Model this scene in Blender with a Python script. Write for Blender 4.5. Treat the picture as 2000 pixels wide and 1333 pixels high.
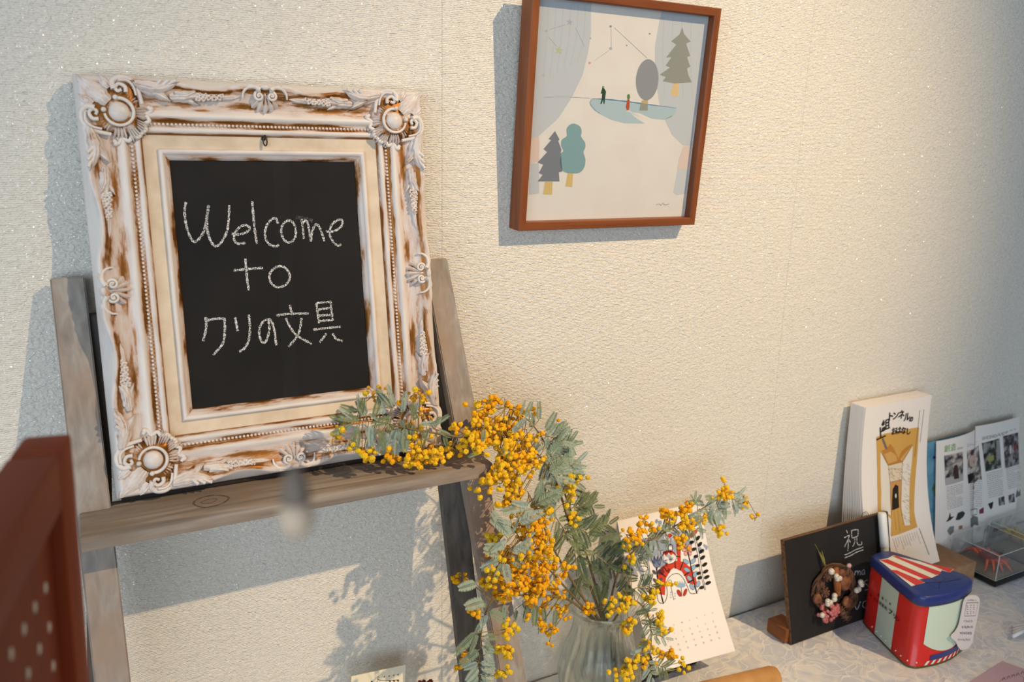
import bpy, bmesh, math, random
from mathutils import Vector, Matrix
from mathutils.geometry import tessellate_polygon

for o in list(bpy.data.objects):
    bpy.data.objects.remove(o)
SC = bpy.context.scene
COL = SC.collection
rnd = random.Random(7)

# ------------------------------------------------------------------ camera
F = 1600.0
AX = Vector((0.88279, -0.09268, 0.46054))     # world axes in the camera's right / down / forward frame
AY = Vector((-0.46932, -0.21691, 0.85597))
AZ = Vector((0.02056, -0.97178, -0.23498))
CP = Vector((0.0, -1.1, 1.64783))
cam_d = bpy.data.cameras.new('camera')
cam_d.sensor_width = 36.0
cam_d.lens = F / 2000.0 * 36.0
cam_d.clip_start = 0.02
cam_d.dof.use_dof = True
cam_d.dof.focus_distance = 1.16
cam_d.dof.aperture_fstop = 5.9
cam = bpy.data.objects.new('camera', cam_d)
COL.objects.link(cam)
Rm = Matrix(((AX[0], -AX[1], -AX[2]), (AY[0], -AY[1], -AY[2]), (AZ[0], -AZ[1], -AZ[2])))
cam.matrix_world = Matrix.Translation(CP) @ Rm.to_4x4()
SC.camera = cam

# ------------------------------------------------------------------ light and exposure
world = bpy.data.worlds.new('world')
SC.world = world
world.use_nodes = True
bg = world.node_tree.nodes['Background']
bg.inputs[0].default_value = (0.74, 0.86, 1.0, 1)
bg.inputs[1].default_value = 0.18

LP = Vector((2.0, -2.5, 3.7))
sp = bpy.data.lights.new('ceiling_spot', 'SPOT')
sp.energy = 480
sp.color = (1.0, 0.73, 0.43)
sp.shadow_soft_size = 0.022
sp.spot_size = math.radians(36)
sp.spot_blend = 1.0
spo = bpy.data.objects.new('ceiling_spot', sp)
COL.objects.link(spo)
spo.location = LP
spo.rotation_euler = (Vector((0.78, 0, 1.26)) - LP).to_track_quat('-Z', 'Y').to_euler()

wl = bpy.data.lights.new('window_daylight', 'AREA')
wl.shape = 'RECTANGLE'
wl.size = 6.0
wl.size_y = 2.6
wl.energy = 205
wl.color = (0.73, 0.87, 1.0)
wlo = bpy.data.objects.new('window_daylight', wl)
COL.objects.link(wlo)
wlo.location = (-2.8, -4.6, 1.6)
wlo.rotation_euler = (Vector((0.8, 0, 1.0)) - Vector(wlo.location)).to_track_quat('-Z', 'Y').to_euler()

SC.view_settings.view_transform = 'Standard'
SC.view_settings.look = 'None'
SC.view_settings.gamma = 1.0
SC.view_settings.use_curve_mapping = False
SC.view_settings.exposure = 0.07


# ------------------------------------------------------------------ geometry helpers
def ray(px, py):
    d = Vector((px - 1000.0, py - 666.5, F))
    return Vector((d.dot(AX), d.dot(AY), d.dot(AZ)))


def atY(px, py, y):
    r = ray(px, py)
    return CP + r * ((y - CP[1]) / r[1])


def atZ(px, py, z):
    r = ray(px, py)
    return CP + r * ((z - CP[2]) / r[2])


def proj(p):
    v = Vector(p) - CP
    c = AX * v[0] + AY * v[1] + AZ * v[2]
    return 1000 + F * c[0] / c[2], 666.5 + F * c[1] / c[2]


def T(x0, y0, s):
    return lambda x, y: (x0 + x / s, y0 + y / s)


def cat(pts, n=6, closed=False):
    """Catmull-Rom through the points"""
    P = [Vector(p) for p in pts]
    if len(P) < 3 and not closed:
        return [P[0].lerp(P[-1], i / n) for i in range(n + 1)] if len(P) == 2 else P
    out = []
    m = len(P)
    segs = m if closed else m - 1
    for i in range(segs):
        if closed:
            a, b, c, d = P[(i - 1) % m], P[i], P[(i + 1) % m], P[(i + 2) % m]
        else:
            b, c = P[i], P[i + 1]
            a = P[i - 1] if i > 0 else b * 2 - c
            d = P[i + 2] if i + 2 < m else c * 2 - b
        for k in range(n):
            t = k / n
            out.append(0.5 * ((2 * b) + (c - a) * t + (2 * a - 5 * b + 4 * c - d) * t * t + (3 * b - a - 3 * c + d) * t ** 3))
    if not closed:
        out.append(P[-1].copy())
    return out


class MB:
    def __init__(self):
        self.v, self.f, self.m, self.a = [], [], [], []

    def add(self, vs, fs, mi=0, at=1.0):
        b = len(self.v)
        self.v += [Vector(x) for x in vs]
        if isinstance(at, (list, tuple)):
            self.a += list(at)
        else:
            self.a += [at] * len(vs)
        self.f += [tuple(i + b for i in q) for q in fs]
        self.m += [mi] * len(fs)
        return self

    def box(self, c, s, R=None, mi=0, bev=0.0):
        c = Vector(c)
        hx, hy, hz = s[0] / 2, s[1] / 2, s[2] / 2
        if bev <= 0:
            vs = [Vector((x, y, z)) for x in (-hx, hx) for y in (-hy, hy) for z in (-hz, hz)]
            fs = [(0, 1, 3, 2), (4, 6, 7, 5), (0, 4, 5, 1), (2, 3, 7, 6), (0, 2, 6, 4), (1, 5, 7, 3)]
        else:
            bm = bmesh.new()
            bmesh.ops.create_cube(bm, size=1.0)
            for v in bm.verts:
                v.co = Vector((v.co.x * 2 * hx, v.co.y * 2 * hy, v.co.z * 2 * hz))
            bmesh.ops.bevel(bm, geom=bm.edges[:], offset=bev, segments=2, affect='EDGES', profile=0.6)
            bm.verts.ensure_lookup_table()
            vs = [v.co.copy() for v in bm.verts]
            fs = [tuple(v.index for v in f.verts) for f in bm.faces]
            bm.free()
        if R is not None:
            vs = [R @ v for v in vs]
        return self.add([c + v for v in vs], fs, mi)

    def tube(self, pts, r, seg=8, mi=0, cap=True, at=1.0, flat=None):
        P = [Vector(p) for p in pts]
        n = len(P)
        rr = r if isinstance(r, (list, tuple)) else [r] * n
        vs, fs = [], []
        up = Vector((0.31, 0.17, 0.94))
        if flat is not None:
            up = Vector(flat)
        prev = None
        for i in range(n):
            t = (P[min(i + 1, n - 1)] - P[max(i - 1, 0)])
            if t.length < 1e-9:
                t = Vector((0, 0, 1))
            t.normalize()
            if prev is None:
                x = up.cross(t)
                if x.length < 1e-4:
                    x = Vector((1, 0, 0)).cross(t)
            else:
                x = prev - t * prev.dot(t)
            x.normalize()
            prev = x
            y = t.cross(x)
            for k in range(seg):
                a = 2 * math.pi * k / seg
                vs.append(P[i] + (x * math.cos(a) + y * math.sin(a)) * rr[i])
        for i in range(n - 1):
            for k in range(seg):
                k2 = (k + 1) % seg
                fs.append((i * seg + k, i * seg + k2, (i + 1) * seg + k2, (i + 1) * seg + k))
        if cap:
            fs.append(tuple(reversed(range(seg))))
            fs.append(tuple((n - 1) * seg + k for k in range(seg)))
        return self.add(vs, fs, mi, at)

    def lathe(self, prof, c=(0, 0, 0), seg=32, mi=0, mod=None, R=None, close=False):
        vs, fs = [], []
        c = Vector(c)
        for i, (r, z) in enumerate(prof):
            for k in range(seg):
                a = 2 * math.pi * k / seg
                q = r * (mod(a, i) if mod else 1.0)
                p = Vector((q * math.cos(a), q * math.sin(a), z))
                vs.append(c + (R @ p if R is not None else p))
        n = len(prof)
        for i in range(n - 1 + (1 if close else 0)):
            j = (i + 1) % n
            for k in range(seg):
                k2 = (k + 1) % seg
                fs.append((i * seg + k, i * seg + k2, j * seg + k2, j * seg + k))
        if not close:
            if prof[0][0] > 1e-6:
                fs.append(tuple(reversed(range(seg))))
            if prof[-1][0] > 1e-6:
                fs.append(tuple((n - 1) * seg + k for k in range(seg)))
        return self.add(vs, fs, mi)

    def ell(self, c, r, sub=2, R=None, mi=0, jit=0.0, at=1.0):
        bm = bmesh.new()
        bmesh.ops.create_icosphere(bm, subdivisions=sub, radius=1.0)
        r = Vector(r) if hasattr(r, '__len__') else Vector((r, r, r))
        vs = []
        for v in bm.verts:
            k = 1 + jit * rnd.uniform(-1, 1)
            p = Vector((v.co.x * r.x * k, v.co.y * r.y * k, v.co.z * r.z * k))
            vs.append(Vector(c) + (R @ p if R is not None else p))
        bm.verts.index_update()
        fs = [tuple(v.index for v in f.verts) for f in bm.faces]
        bm.free()
        return self.add(vs, fs, mi, at)

    def mesh(self, name, mats, off=Vector((0, 0, 0)), smooth=True):
        me = bpy.data.meshes.new(name)
        me.from_pydata([tuple(p - off) for p in self.v], [], self.f)
        for m in (mats if isinstance(mats, (list, tuple)) else [mats]):
            me.materials.append(m)
        me.polygons.foreach_set('material_index', self.m)
        me.polygons.foreach_set('use_smooth', [smooth] * len(self.f))
        if any(x != 1.0 for x in self.a):
            at = me.attributes.new('wear', 'FLOAT', 'POINT')
            at.data.foreach_set('value', self.a)
        me.update()
        return me

    def build(self, name, mats, parent=None, smooth=True, auto=None, root=None):
        """root: the top-level thing whose location is the local origin"""
        off = Vector((0, 0, 0))
        rt = root or parent
        while rt is not None and rt.parent is not None:
            rt = rt.parent
        if rt is not None:
            off = Vector(rt.location)
        me = self.mesh(name, mats, off, smooth)
        if auto:
            bm = bmesh.new()
            bm.from_mesh(me)
            bmesh.ops.recalc_face_normals(bm, faces=bm.faces)
            for e in bm.edges:
                if len(e.link_faces) == 2 and e.calc_face_angle(0) > math.radians(auto):
                    e.smooth = False
            bm.to_mesh(me)
            bm.free()
        o = bpy.data.objects.new(name, me)
        COL.objects.link(o)
        if parent is not None:
            o.parent = parent
        return o


def thing(name, label, category, loc, group=None):
    o = bpy.data.objects.new(name, None)
    COL.objects.link(o)
    o.location = loc
    o.empty_display_size = 0.02
    o['label'] = label
    o['category'] = category
    if group:
        o['group'] = group
    return o


def tag(o, label, category, group=None):
    o['label'] = label
    o['category'] = category
    if group:
        o['group'] = group
    return o


def one(mb, name, mats, label, category, loc, group=None, smooth=True, auto=None):
    """a thing that is one mesh, with its origin at its base"""
    me = mb.mesh(name, mats, Vector(loc), smooth)
    if auto:
        bm = bmesh.new()
        bm.from_mesh(me)
        bmesh.ops.recalc_face_normals(bm, faces=bm.faces)
        for e in bm.edges:
            if len(e.link_faces) == 2 and e.calc_face_angle(0) > math.radians(auto):
                e.smooth = False
        bm.to_mesh(me)
        bm.free()
    o = bpy.data.objects.new(name, me)
    COL.objects.link(o)
    o.location = loc
    return tag(o, label, category, group)


# ------------------------------------------------------------------ materials
MATS = {}


def lin(c):
    return tuple((x / 12.92 if x <= 0.04045 else ((x + 0.055) / 1.055) ** 2.4) for x in c) + (1.0,)


def rgb(r, g, b):
    """sRGB 0..255 -> linear"""
    return lin((r / 255.0, g / 255.0, b / 255.0))


def mat(name, col, rough=0.6, metal=0.0, spec=0.4, col2=None, nscale=30.0, stretch=(1, 1, 1), detail=4.0,
        contrast=(0.35, 0.65), bump=0.0, bscale=None, bdist=0.001, trans=None, sss=0.0, coat=0.0):
    if name in MATS:
        return MATS[name]
    m = bpy.data.materials.new(name)
    m.use_nodes = True
    nt = m.node_tree
    b = nt.nodes['Principled BSDF']
    b.inputs['Roughness'].default_value = rough
    b.inputs['Metallic'].default_value = metal
    b.inputs['Specular IOR Level'].default_value = spec
    b.inputs['Base Color'].default_value = col
    if coat:
        b.inputs['Coat Weight'].default_value = coat
    if sss:
        b.inputs['Subsurface Weight'].default_value = sss
        b.inputs['Subsurface Radius'].default_value = (0.004, 0.003, 0.002)
    if col2 is not None or bump:
        tc = nt.nodes.new('ShaderNodeTexCoord')
        mp = nt.nodes.new('ShaderNodeMapping')
        mp.inputs['Scale'].default_value = stretch
        nt.links.new(tc.outputs['Object'], mp.inputs['Vector'])
    if col2 is not None:
        n = nt.nodes.new('ShaderNodeTexNoise')
        n.inputs['Scale'].default_value = nscale
        n.inputs['Detail'].default_value = detail
        nt.links.new(mp.outputs[0], n.inputs['Vector'])
        r = nt.nodes.new('ShaderNodeValToRGB')
        r.color_ramp.elements[0].position = contrast[0]
        r.color_ramp.elements[1].position = contrast[1]
        r.color_ramp.elements[0].color = col
        r.color_ramp.elements[1].color = col2
        nt.links.new(n.outputs['Fac'], r.inputs['Fac'])
        nt.links.new(r.outputs['Color'], b.inputs['Base Color'])
    if bump:
        n2 = nt.nodes.new('ShaderNodeTexNoise')
        n2.inputs['Scale'].default_value = bscale or nscale
        n2.inputs['Detail'].default_value = 4
        nt.links.new(mp.outputs[0], n2.inputs['Vector'])
        bp = nt.nodes.new('ShaderNodeBump')
        bp.inputs['Strength'].default_value = bump
        bp.inputs['Distance'].default_value = bdist
        nt.links.new(n2.outputs['Fac'], bp.inputs['Height'])
        nt.links.new(bp.outputs[0], b.inputs['Normal'])
    MATS[name] = m
    return m


def flat(r, g, b, rough=0.75):
    """printed ink or paint of one colour"""
    return mat('ink_%d_%d_%d' % (r, g, b), rgb(r, g, b), rough=rough, spec=0.2)


def thin_glass(name, tint=(0.95, 0.97, 0.96, 1), gloss=1.0, rough=0.02, haze=0.0, haze_col=(0.8, 0.82, 0.82, 1)):
    m = bpy.data.materials.new(name)
    m.use_nodes = True
    nt = m.node_tree
    nt.nodes.clear()
    out = nt.nodes.new('ShaderNodeOutputMaterial')
    tr = nt.nodes.new('ShaderNodeBsdfTransparent')
    tr.inputs[0].default_value = tint
    gl = nt.nodes.new('ShaderNodeBsdfGlossy')
    gl.inputs['Roughness'].default_value = rough
    fr = nt.nodes.new('ShaderNodeLayerWeight')
    pw = nt.nodes.new('ShaderNodeMath')
    pw.operation = 'POWER'
    pw.inputs[1].default_value = 4.0
    nt.links.new(fr.outputs['Facing'], pw.inputs[0])
    ml = nt.nodes.new('ShaderNodeMath')
    ml.operation = 'MULTIPLY_ADD'
    ml.inputs[1].default_value = 0.6 * gloss
    ml.inputs[2].default_value = 0.035 * gloss
    nt.links.new(pw.outputs[0], ml.inputs[0])
    mx = nt.nodes.new('ShaderNodeMixShader')
    nt.links.new(ml.outputs[0], mx.inputs[0])
    src = tr
    if haze:
        df = nt.nodes.new('ShaderNodeBsdfDiffuse')
        df.inputs[0].default_value = haze_col
        m2 = nt.nodes.new('ShaderNodeMixShader')
        m2.inputs[0].default_value = haze
        nt.links.new(tr.outputs[0], m2.inputs[1])
        nt.links.new(df.outputs[0], m2.inputs[2])
        src = m2
    nt.links.new(src.outputs[0], mx.inputs[1])
    nt.links.new(gl.outputs[0], mx.inputs[2])
    nt.links.new(mx.outputs[0], out.inputs[0])
    return m


def wood(name, c1, c2, c3=None, along=0, scale=60.0, rough=0.55, bump=0.25, ring=0.0, spec=0.3):
    """grain stretched along one axis (0 x, 1 y, 2 z)"""
    if name in MATS:
        return MATS[name]
    m = bpy.data.materials.new(name)
    m.use_nodes = True
    nt = m.node_tree
    b = nt.nodes['Principled BSDF']
    b.inputs['Roughness'].default_value = rough
    b.inputs['Specular IOR Level'].default_value = spec
    tc = nt.nodes.new('ShaderNodeTexCoord')
    mp = nt.nodes.new('ShaderNodeMapping')
    s = [1.0, 1.0, 1.0]
    s[along] = 0.06
    mp.inputs['Scale'].default_value = s
    nt.links.new(tc.outputs['Object'], mp.inputs['Vector'])
    n = nt.nodes.new('ShaderNodeTexNoise')
    n.inputs['Scale'].default_value = scale
    n.inputs['Detail'].default_value = 6
    n.inputs['Distortion'].default_value = 0.6
    nt.links.new(mp.outputs[0], n.inputs['Vector'])
    r = nt.nodes.new('ShaderNodeValToRGB')
    r.color_ramp.elements[0].position = 0.32
    r.color_ramp.elements[1].position = 0.68
    r.color_ramp.elements[0].color = c1
    r.color_ramp.elements[1].color = c2
    nt.links.new(n.outputs['Fac'], r.inputs['Fac'])
    col = r.outputs['Color']
    if c3 is not None:
        s2 = [1.0, 1.0, 1.0]
        s2[along] = 0.3
        mp2 = nt.nodes.new('ShaderNodeMapping')
        mp2.inputs['Scale'].default_value = s2
        nt.links.new(tc.outputs['Object'], mp2.inputs['Vector'])
        n3 = nt.nodes.new('ShaderNodeTexNoise')
        n3.inputs['Scale'].default_value = scale * 0.25
        n3.inputs['Detail'].default_value = 3
        nt.links.new(mp2.outputs[0], n3.inputs['Vector'])
        r3 = nt.nodes.new('ShaderNodeValToRGB')
        r3.color_ramp.elements[0].position = 0.42
        r3.color_ramp.elements[1].position = 0.66
        nt.links.new(n3.outputs['Fac'], r3.inputs['Fac'])
        mx = nt.nodes.new('ShaderNodeMix')
        mx.data_type = 'RGBA'
        nt.links.new(r3.outputs['Color'], mx.inputs[0])
        nt.links.new(col, mx.inputs[6])
        mx.inputs[7].default_value = c3
        col = mx.outputs[2]
    nt.links.new(col, b.inputs['Base Color'])
    if bump:
        bp = nt.nodes.new('ShaderNodeBump')
        bp.inputs['Strength'].default_value = bump
        bp.inputs['Distance'].default_value = 0.0008
        nt.links.new(n.outputs['Fac'], bp.inputs['Height'])
        nt.links.new(bp.outputs[0], b.inputs['Normal'])
    MATS[name] = m
    return m


# ------------------------------------------------------------------ flat print on a surface
class Surf:
    """a surface S(u, v) in the scene; print is laid on it at its own place and size"""

    def __init__(self, S, n=None):
        self.S = S
        self.n = n

    def nor(self, u, v):
        if self.n is not None:
            return self.n
        e = 1e-3
        a = self.S(u + e, v) - self.S(u - e, v)
        b = self.S(u, v + e) - self.S(u, v - e)
        return a.cross(b).normalized()

    def uv(self, px, py, g=(0.1, 0.1)):
        u, v = g
        for _ in range(14):
            x, y = proj(self.S(u, v))
            e = 1e-4
            xu, yu = proj(self.S(u + e, v))
            xv, yv = proj(self.S(u, v + e))
            a, c = (xu - x) / e, (yu - y) / e
            b, d = (xv - x) / e, (yv - y) / e
            det = a * d - b * c
            if abs(det) < 1e-9:
                break
            ex, ey = px - x, py - y
            du, dv = (d * ex - b * ey) / det, (-c * ex + a * ey) / det
            u += max(-0.1, min(0.1, du))
            v += max(-0.1, min(0.1, dv))
            if abs(ex) + abs(ey) < 0.02:
                break
        return u, v

    def pt(self, u, v, w=0.0):
        return self.S(u, v) + self.nor(u, v) * w


def planar(o, U, V):
    o, U, V = Vector(o), Vector(U).normalized(), Vector(V).normalized()
    n = U.cross(V).normalized()
    return Surf(lambda u, v: o + U * u + V * v, n)


class Ink:
    def __init__(self, surf, tr=None, lift=0.0003, step=0.00012):
        self.s, self.tr, self.lift, self.step = surf, tr or (lambda x, y: (x, y)), lift, step
        self.mb, self.mats = MB(), []

    def mi(self, col):
        m = col if not isinstance(col, tuple) else flat(*col)
        if m not in self.mats:
            self.mats.append(m)
        return self.mats.index(m)

    def uvs(self, pts):
        return [self.s.uv(*self.tr(*p)) for p in pts]

    def polyuv(self, uv, col, layer=0):
        w = self.lift + layer * self.step
        tris = tessellate_polygon([[Vector((u, v, 0)) for u, v in uv]])
        pts = [Vector((u, v, 0)) for u, v in uv]
        fs = []
        for t in tris:
            a, b, c = (pts[i] for i in t)
            fs.append(tuple(t) if (b - a).cross(c - a).z > 0 else tuple(reversed(t)))
        if self.s.n is None:                    # follow the curve of the sheet
            for _ in range(9):
                out, mid, more = [], {}, False

                def half(i, j):
                    k = (min(i, j), max(i, j))
                    if k not in mid:
                        pts.append((pts[i] + pts[j]) / 2)
                        mid[k] = len(pts) - 1
                    return mid[k]
                for (i, j, k) in fs:
                    e = [(pts[i] - pts[j]).length, (pts[j] - pts[k]).length, (pts[k] - pts[i]).length]
                    m = e.index(max(e))
                    if e[m] < 0.016:
                        out.append((i, j, k))
                        continue
                    more = True
                    i, j, k = ((i, j, k), (j, k, i), (k, i, j))[m]
                    h = half(i, j)
                    out += [(i, h, k), (h, j, k)]
                fs = out
                if not more:
                    break
        vs = [self.s.pt(q.x, q.y, w) for q in pts]
        self.mb.add(vs, fs, self.mi(col))

    def poly(self, pts, col, layer=0, smooth=0):
        uv = self.uvs(pts)
        if smooth:
            uv = [(p.x, p.y) for p in cat([Vector((u, v, 0)) for u, v in uv], smooth, True)]
        self.polyuv(uv, col, layer)

    def ell(self, cx, cy, rx, ry, col, ang=0.0, layer=0, n=20, a0=0.0, a1=360.0):
        ca, sa = math.cos(math.radians(ang)), math.sin(math.radians(ang))
        pts = []
        full = abs(a1 - a0) >= 359.9
        for k in range(n if full else n + 1):
            t = math.radians(a0 + (a1 - a0) * k / n)
            x, y = rx * math.cos(t), ry * math.sin(t)
            pts.append((cx + x * ca - y * sa, cy + x * sa + y * ca))
        self.poly(pts, col, layer)

    def strokeuv(self, uv, w, col, layer=0, taper=False):
        lift = self.lift + layer * self.step
        P = [Vector((u, v, 0)) for u, v in uv]
        n = len(P)
        vs, fs = [], []
        for i in range(n):
            t = P[min(i + 1, n - 1)] - P[max(i - 1, 0)]
            if t.length < 1e-9:
                t = Vector((1, 0, 0))
            t.normalize()
            q = Vector((-t.y, t.x, 0))
            k = w / 2 * (0.8 + 0.35 * math.sin(i * 1.7) * 0.5)
            if taper:
                k *= math.sin(math.pi * (0.12 + 0.8 * i / max(1, n - 1)))
            a, b = P[i] - q * k, P[i] + q * k
            vs += [self.s.pt(a.x, a.y, lift), self.s.pt(b.x, b.y, lift)]
        for i in range(n - 1):
            fs.append((2 * i, 2 * i + 2, 2 * i + 3, 2 * i + 1))
        self.mb.add(vs, fs, self.mi(col))

    def stroke(self, pts, w, col, layer=0, smooth=6, taper=False):
        uv = self.uvs(pts)
        if smooth and len(uv) > 2:
            uv = [(p.x, p.y) for p in cat([Vector((u, v, 0)) for u, v in uv], smooth)]
        self.strokeuv(uv, w, col, layer, taper)

    def loop(self, pts, w, col, layer=0, smooth=5):
        uv = self.uvs(pts)
        c = cat([Vector((u, v, 0)) for u, v in uv], smooth, True)
        c.append(c[0])
        self.strokeuv([(p.x, p.y) for p in c], w, col, layer)

    def ring(self, cx, cy, rx, ry, w, col, ang=0.0, layer=0):
        ca, sa = math.cos(math.radians(ang)), math.sin(math.radians(ang))
        pts = []
        for k in range(12):
            t = 2 * math.pi * k / 12
            x, y = rx * math.cos(t), ry * math.sin(t)
            pts.append((cx + x * ca - y * sa, cy + x * sa + y * ca))
        self.loop(pts, w, col, layer, 2)

    def text(self, s, x, y, size, col, layer=0, ang=0.0, bold=0.0, sx=1.0, uvdir=None, vertical=False):
        """text whose baseline starts at image point (x, y); size in metres on the surface"""
        cu = bpy.data.curves.new('lettering', 'FONT')
        cu.body = '\n'.join(s) if vertical else s
        cu.size = size
        cu.offset = bold
        cu.resolution_u = 2
        if vertical:
            cu.space_line = 0.86
        ob = bpy.data.objects.new('lettering', cu)
        COL.objects.link(ob)
        bpy.context.view_layer.update()
        dg = bpy.context.evaluated_depsgraph_get()
        me = ob.evaluated_get(dg).to_mesh()
        u0, v0 = self.s.uv(*self.tr(x, y))
        ca, sa = math.cos(math.radians(ang)), math.sin(math.radians(ang))
        w = self.lift + layer * self.step
        vs = []
        for v in me.vertices:
            a, b = v.co.x * sx, v.co.y
            vs.append(self.s.pt(u0 + a * ca - b * sa, v0 + a * sa + b * ca, w))
        fs = [tuple(p.vertices) for p in me.polygons]
        if vs:
            self.mb.add(vs, fs, self.mi(col))
        ob.evaluated_get(dg).to_mesh_clear()
        bpy.data.objects.remove(ob)
        bpy.data.curves.remove(cu)

    def lines(self, pts4, n, col, w, layer=0, seed=1, gap=0.15):
        """rows of small unreadable print between two edges: (left top, right top, left bottom, right bottom)"""
        r = random.Random(seed)
        lt, rt, lb, rb = [Vector((*self.s.uv(*self.tr(*p)), 0)) for p in pts4]
        for i in range(n):
            t = i / max(1, n - 1)
            a, b = lt.lerp(lb, t), rt.lerp(rb, t)
            x = 0.0
            end = 1.0 if r.random() > 0.2 else r.uniform(0.5, 0.9)
            while x < end:
                l = r.uniform(0.04, 0.16)
                p, q = a.lerp(b, x), a.lerp(b, min(end, x + l))
                self.strokeuv([(p.x, p.y), (q.x, q.y)], w, col, layer)
                x += l + gap * r.uniform(0.1, 0.4)

    def build(self, name, parent):
        return self.mb.build(name, self.mats, parent, smooth=False)


# ================================================================== THE SETTING
def wall_material():
    m = bpy.data.materials.new('wallpaper')
    m.use_nodes = True
    nt = m.node_tree
    N, L = nt.nodes, nt.links
    b = N['Principled BSDF']
    b.inputs['Base Color'].default_value = rgb(232, 226, 214)
    b.inputs['Roughness'].default_value = 0.55
    b.inputs['Specular IOR Level'].default_value = 0.25
    geo = N.new('ShaderNodeNewGeometry')
    mp = N.new('ShaderNodeMapping')
    mp.inputs['Scale'].default_value = (0.62, 1, 1)
    L.new(geo.outputs['Position'], mp.inputs[0])
    n1 = N.new('ShaderNodeTexNoise')
    n1.inputs['Scale'].default_value = 190
    n1.inputs['Detail'].default_value = 3
    n1.inputs['Distortion'].default_value = 1.2
    L.new(mp.outputs[0], n1.inputs['Vector'])
    n2 = N.new('ShaderNodeTexNoise')
    n2.inputs['Scale'].default_value = 26
    n2.inputs['Detail'].default_value = 2
    L.new(mp.outputs[0], n2.inputs['Vector'])
    # fine woven ribs
    wv = N.new('ShaderNodeTexWave')
    wv.bands_direction = 'Z'
    wv.inputs['Scale'].default_value = 130
    wv.inputs['Distortion'].default_value = 5
    wv.inputs['Detail'].default_value = 2
    L.new(geo.outputs['Position'], wv.inputs['Vector'])
    a1 = N.new('ShaderNodeMath')
    a1.operation = 'MULTIPLY_ADD'
    a1.inputs[1].default_value = 0.5
    L.new(n2.outputs['Fac'], a1.inputs[0])
    L.new(n1.outputs['Fac'], a1.inputs[2])
    a2 = N.new('ShaderNodeMath')
    a2.operation = 'MULTIPLY_ADD'
    a2.inputs[1].default_value = 0.18
    L.new(wv.outputs['Fac'], a2.inputs[0])
    L.new(a1.outputs[0], a2.inputs[2])
    bp = N.new('ShaderNodeBump')
    bp.inputs['Strength'].default_value = 0.95
    bp.inputs['Distance'].default_value = 0.0027
    L.new(a2.outputs[0], bp.inputs['Height'])
    L.new(bp.outputs[0], b.inputs['Normal'])
    # glitter flecks pressed into the paper
    vo = N.new('ShaderNodeTexVoronoi')
    vo.inputs['Scale'].default_value = 330
    L.new(geo.outputs['Position'], vo.inputs['Vector'])
    lt = N.new('ShaderNodeMath')
    lt.operation = 'LESS_THAN'
    lt.inputs[1].default_value = 0.24
    L.new(vo.outputs['Distance'], lt.inputs[0])
    sep = N.new('ShaderNodeSeparateColor')
    L.new(vo.outputs['Color'], sep.inputs[0])
    gt = N.new('ShaderNodeMath')
    gt.operation = 'GREATER_THAN'
    gt.inputs[1].default_value = 0.12
    L.new(sep.outputs[2], gt.inputs[0])
    mul = N.new('ShaderNodeMath')
    mul.operation = 'MULTIPLY'
    L.new(lt.outputs[0], mul.inputs[0])
    L.new(gt.outputs[0], mul.inputs[1])
    sub = N.new('ShaderNodeVectorMath')
    sub.operation = 'SUBTRACT'
    sub.inputs[1].default_value = (0.5, 0.5, 0.5)
    L.new(vo.outputs['Color'], sub.inputs[0])
    sc = N.new('ShaderNodeVectorMath')
    sc.operation = 'SCALE'
    sc.inputs['Scale'].default_value = 0.85
    L.new(sub.outputs[0], sc.inputs[0])
    ad = N.new('ShaderNodeVectorMath')
    ad.operation = 'ADD'
    L.new(geo.outputs['Normal'], ad.inputs[0])
    L.new(sc.outputs[0], ad.inputs[1])
    nm = N.new('ShaderNodeVectorMath')
    nm.operation = 'NORMALIZE'
    L.new(ad.outputs[0], nm.inputs[0])
    gl = N.new('ShaderNodeBsdfGlossy')
    gl.inputs['Color'].default_value = (0.95, 0.92, 0.86, 1)
    gl.inputs['Roughness'].default_value = 0.20
    L.new(nm.outputs[0], gl.inputs['Normal'])
    mx = N.new('ShaderNodeMixShader')
    fm = N.new('ShaderNodeMath')
    fm.operation = 'MULTIPLY'
    fm.inputs[1].default_value = 0.12
    L.new(mul.outputs[0], fm.inputs[0])
    L.new(fm.outputs[0], mx.inputs[0])
    L.new(b.outputs[0], mx.inputs[1])
    L.new(gl.outputs[0], mx.inputs[2])
    L.new(mx.outputs[0], N['Material Output'].inputs[0])
    return m


WALLM = wall_material()
PLASTER = mat('plaster', rgb(205, 200, 190), rough=0.9)
mb = MB()
mb.box((0.6, 0.07, 1.7), (6.6, 0.13, 3.4))
wall = mb.build('wall_back', PLASTER, smooth=False)
wall['kind'] = 'structure'
wall['label'] = 'cream textured glitter wallpaper wall behind everything'
seam, wid = 0.4726, 0.7026
for k in range(-4, 5):
    x0 = seam + k * wid
    if x0 + wid < -2.6 or x0 > 3.8:
        continue
    mb = MB()
    mb.box((x0 + wid / 2, 0.0025, 1.7), (wid - 0.0004, 0.005, 3.4))
    mb.build('wallpaper_strip', WALLM, wall, smooth=False)

FLOORM = wood('floor_wood', rgb(120, 92, 66), rgb(150, 118, 86), along=0, scale=14, rough=0.5)
mb = MB()
mb.box((0.6, -1.9, -0.02), (6.6, 4.0, 0.04))
fl = mb.build('floor', FLOORM, smooth=False)
fl['kind'] = 'structure'

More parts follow.
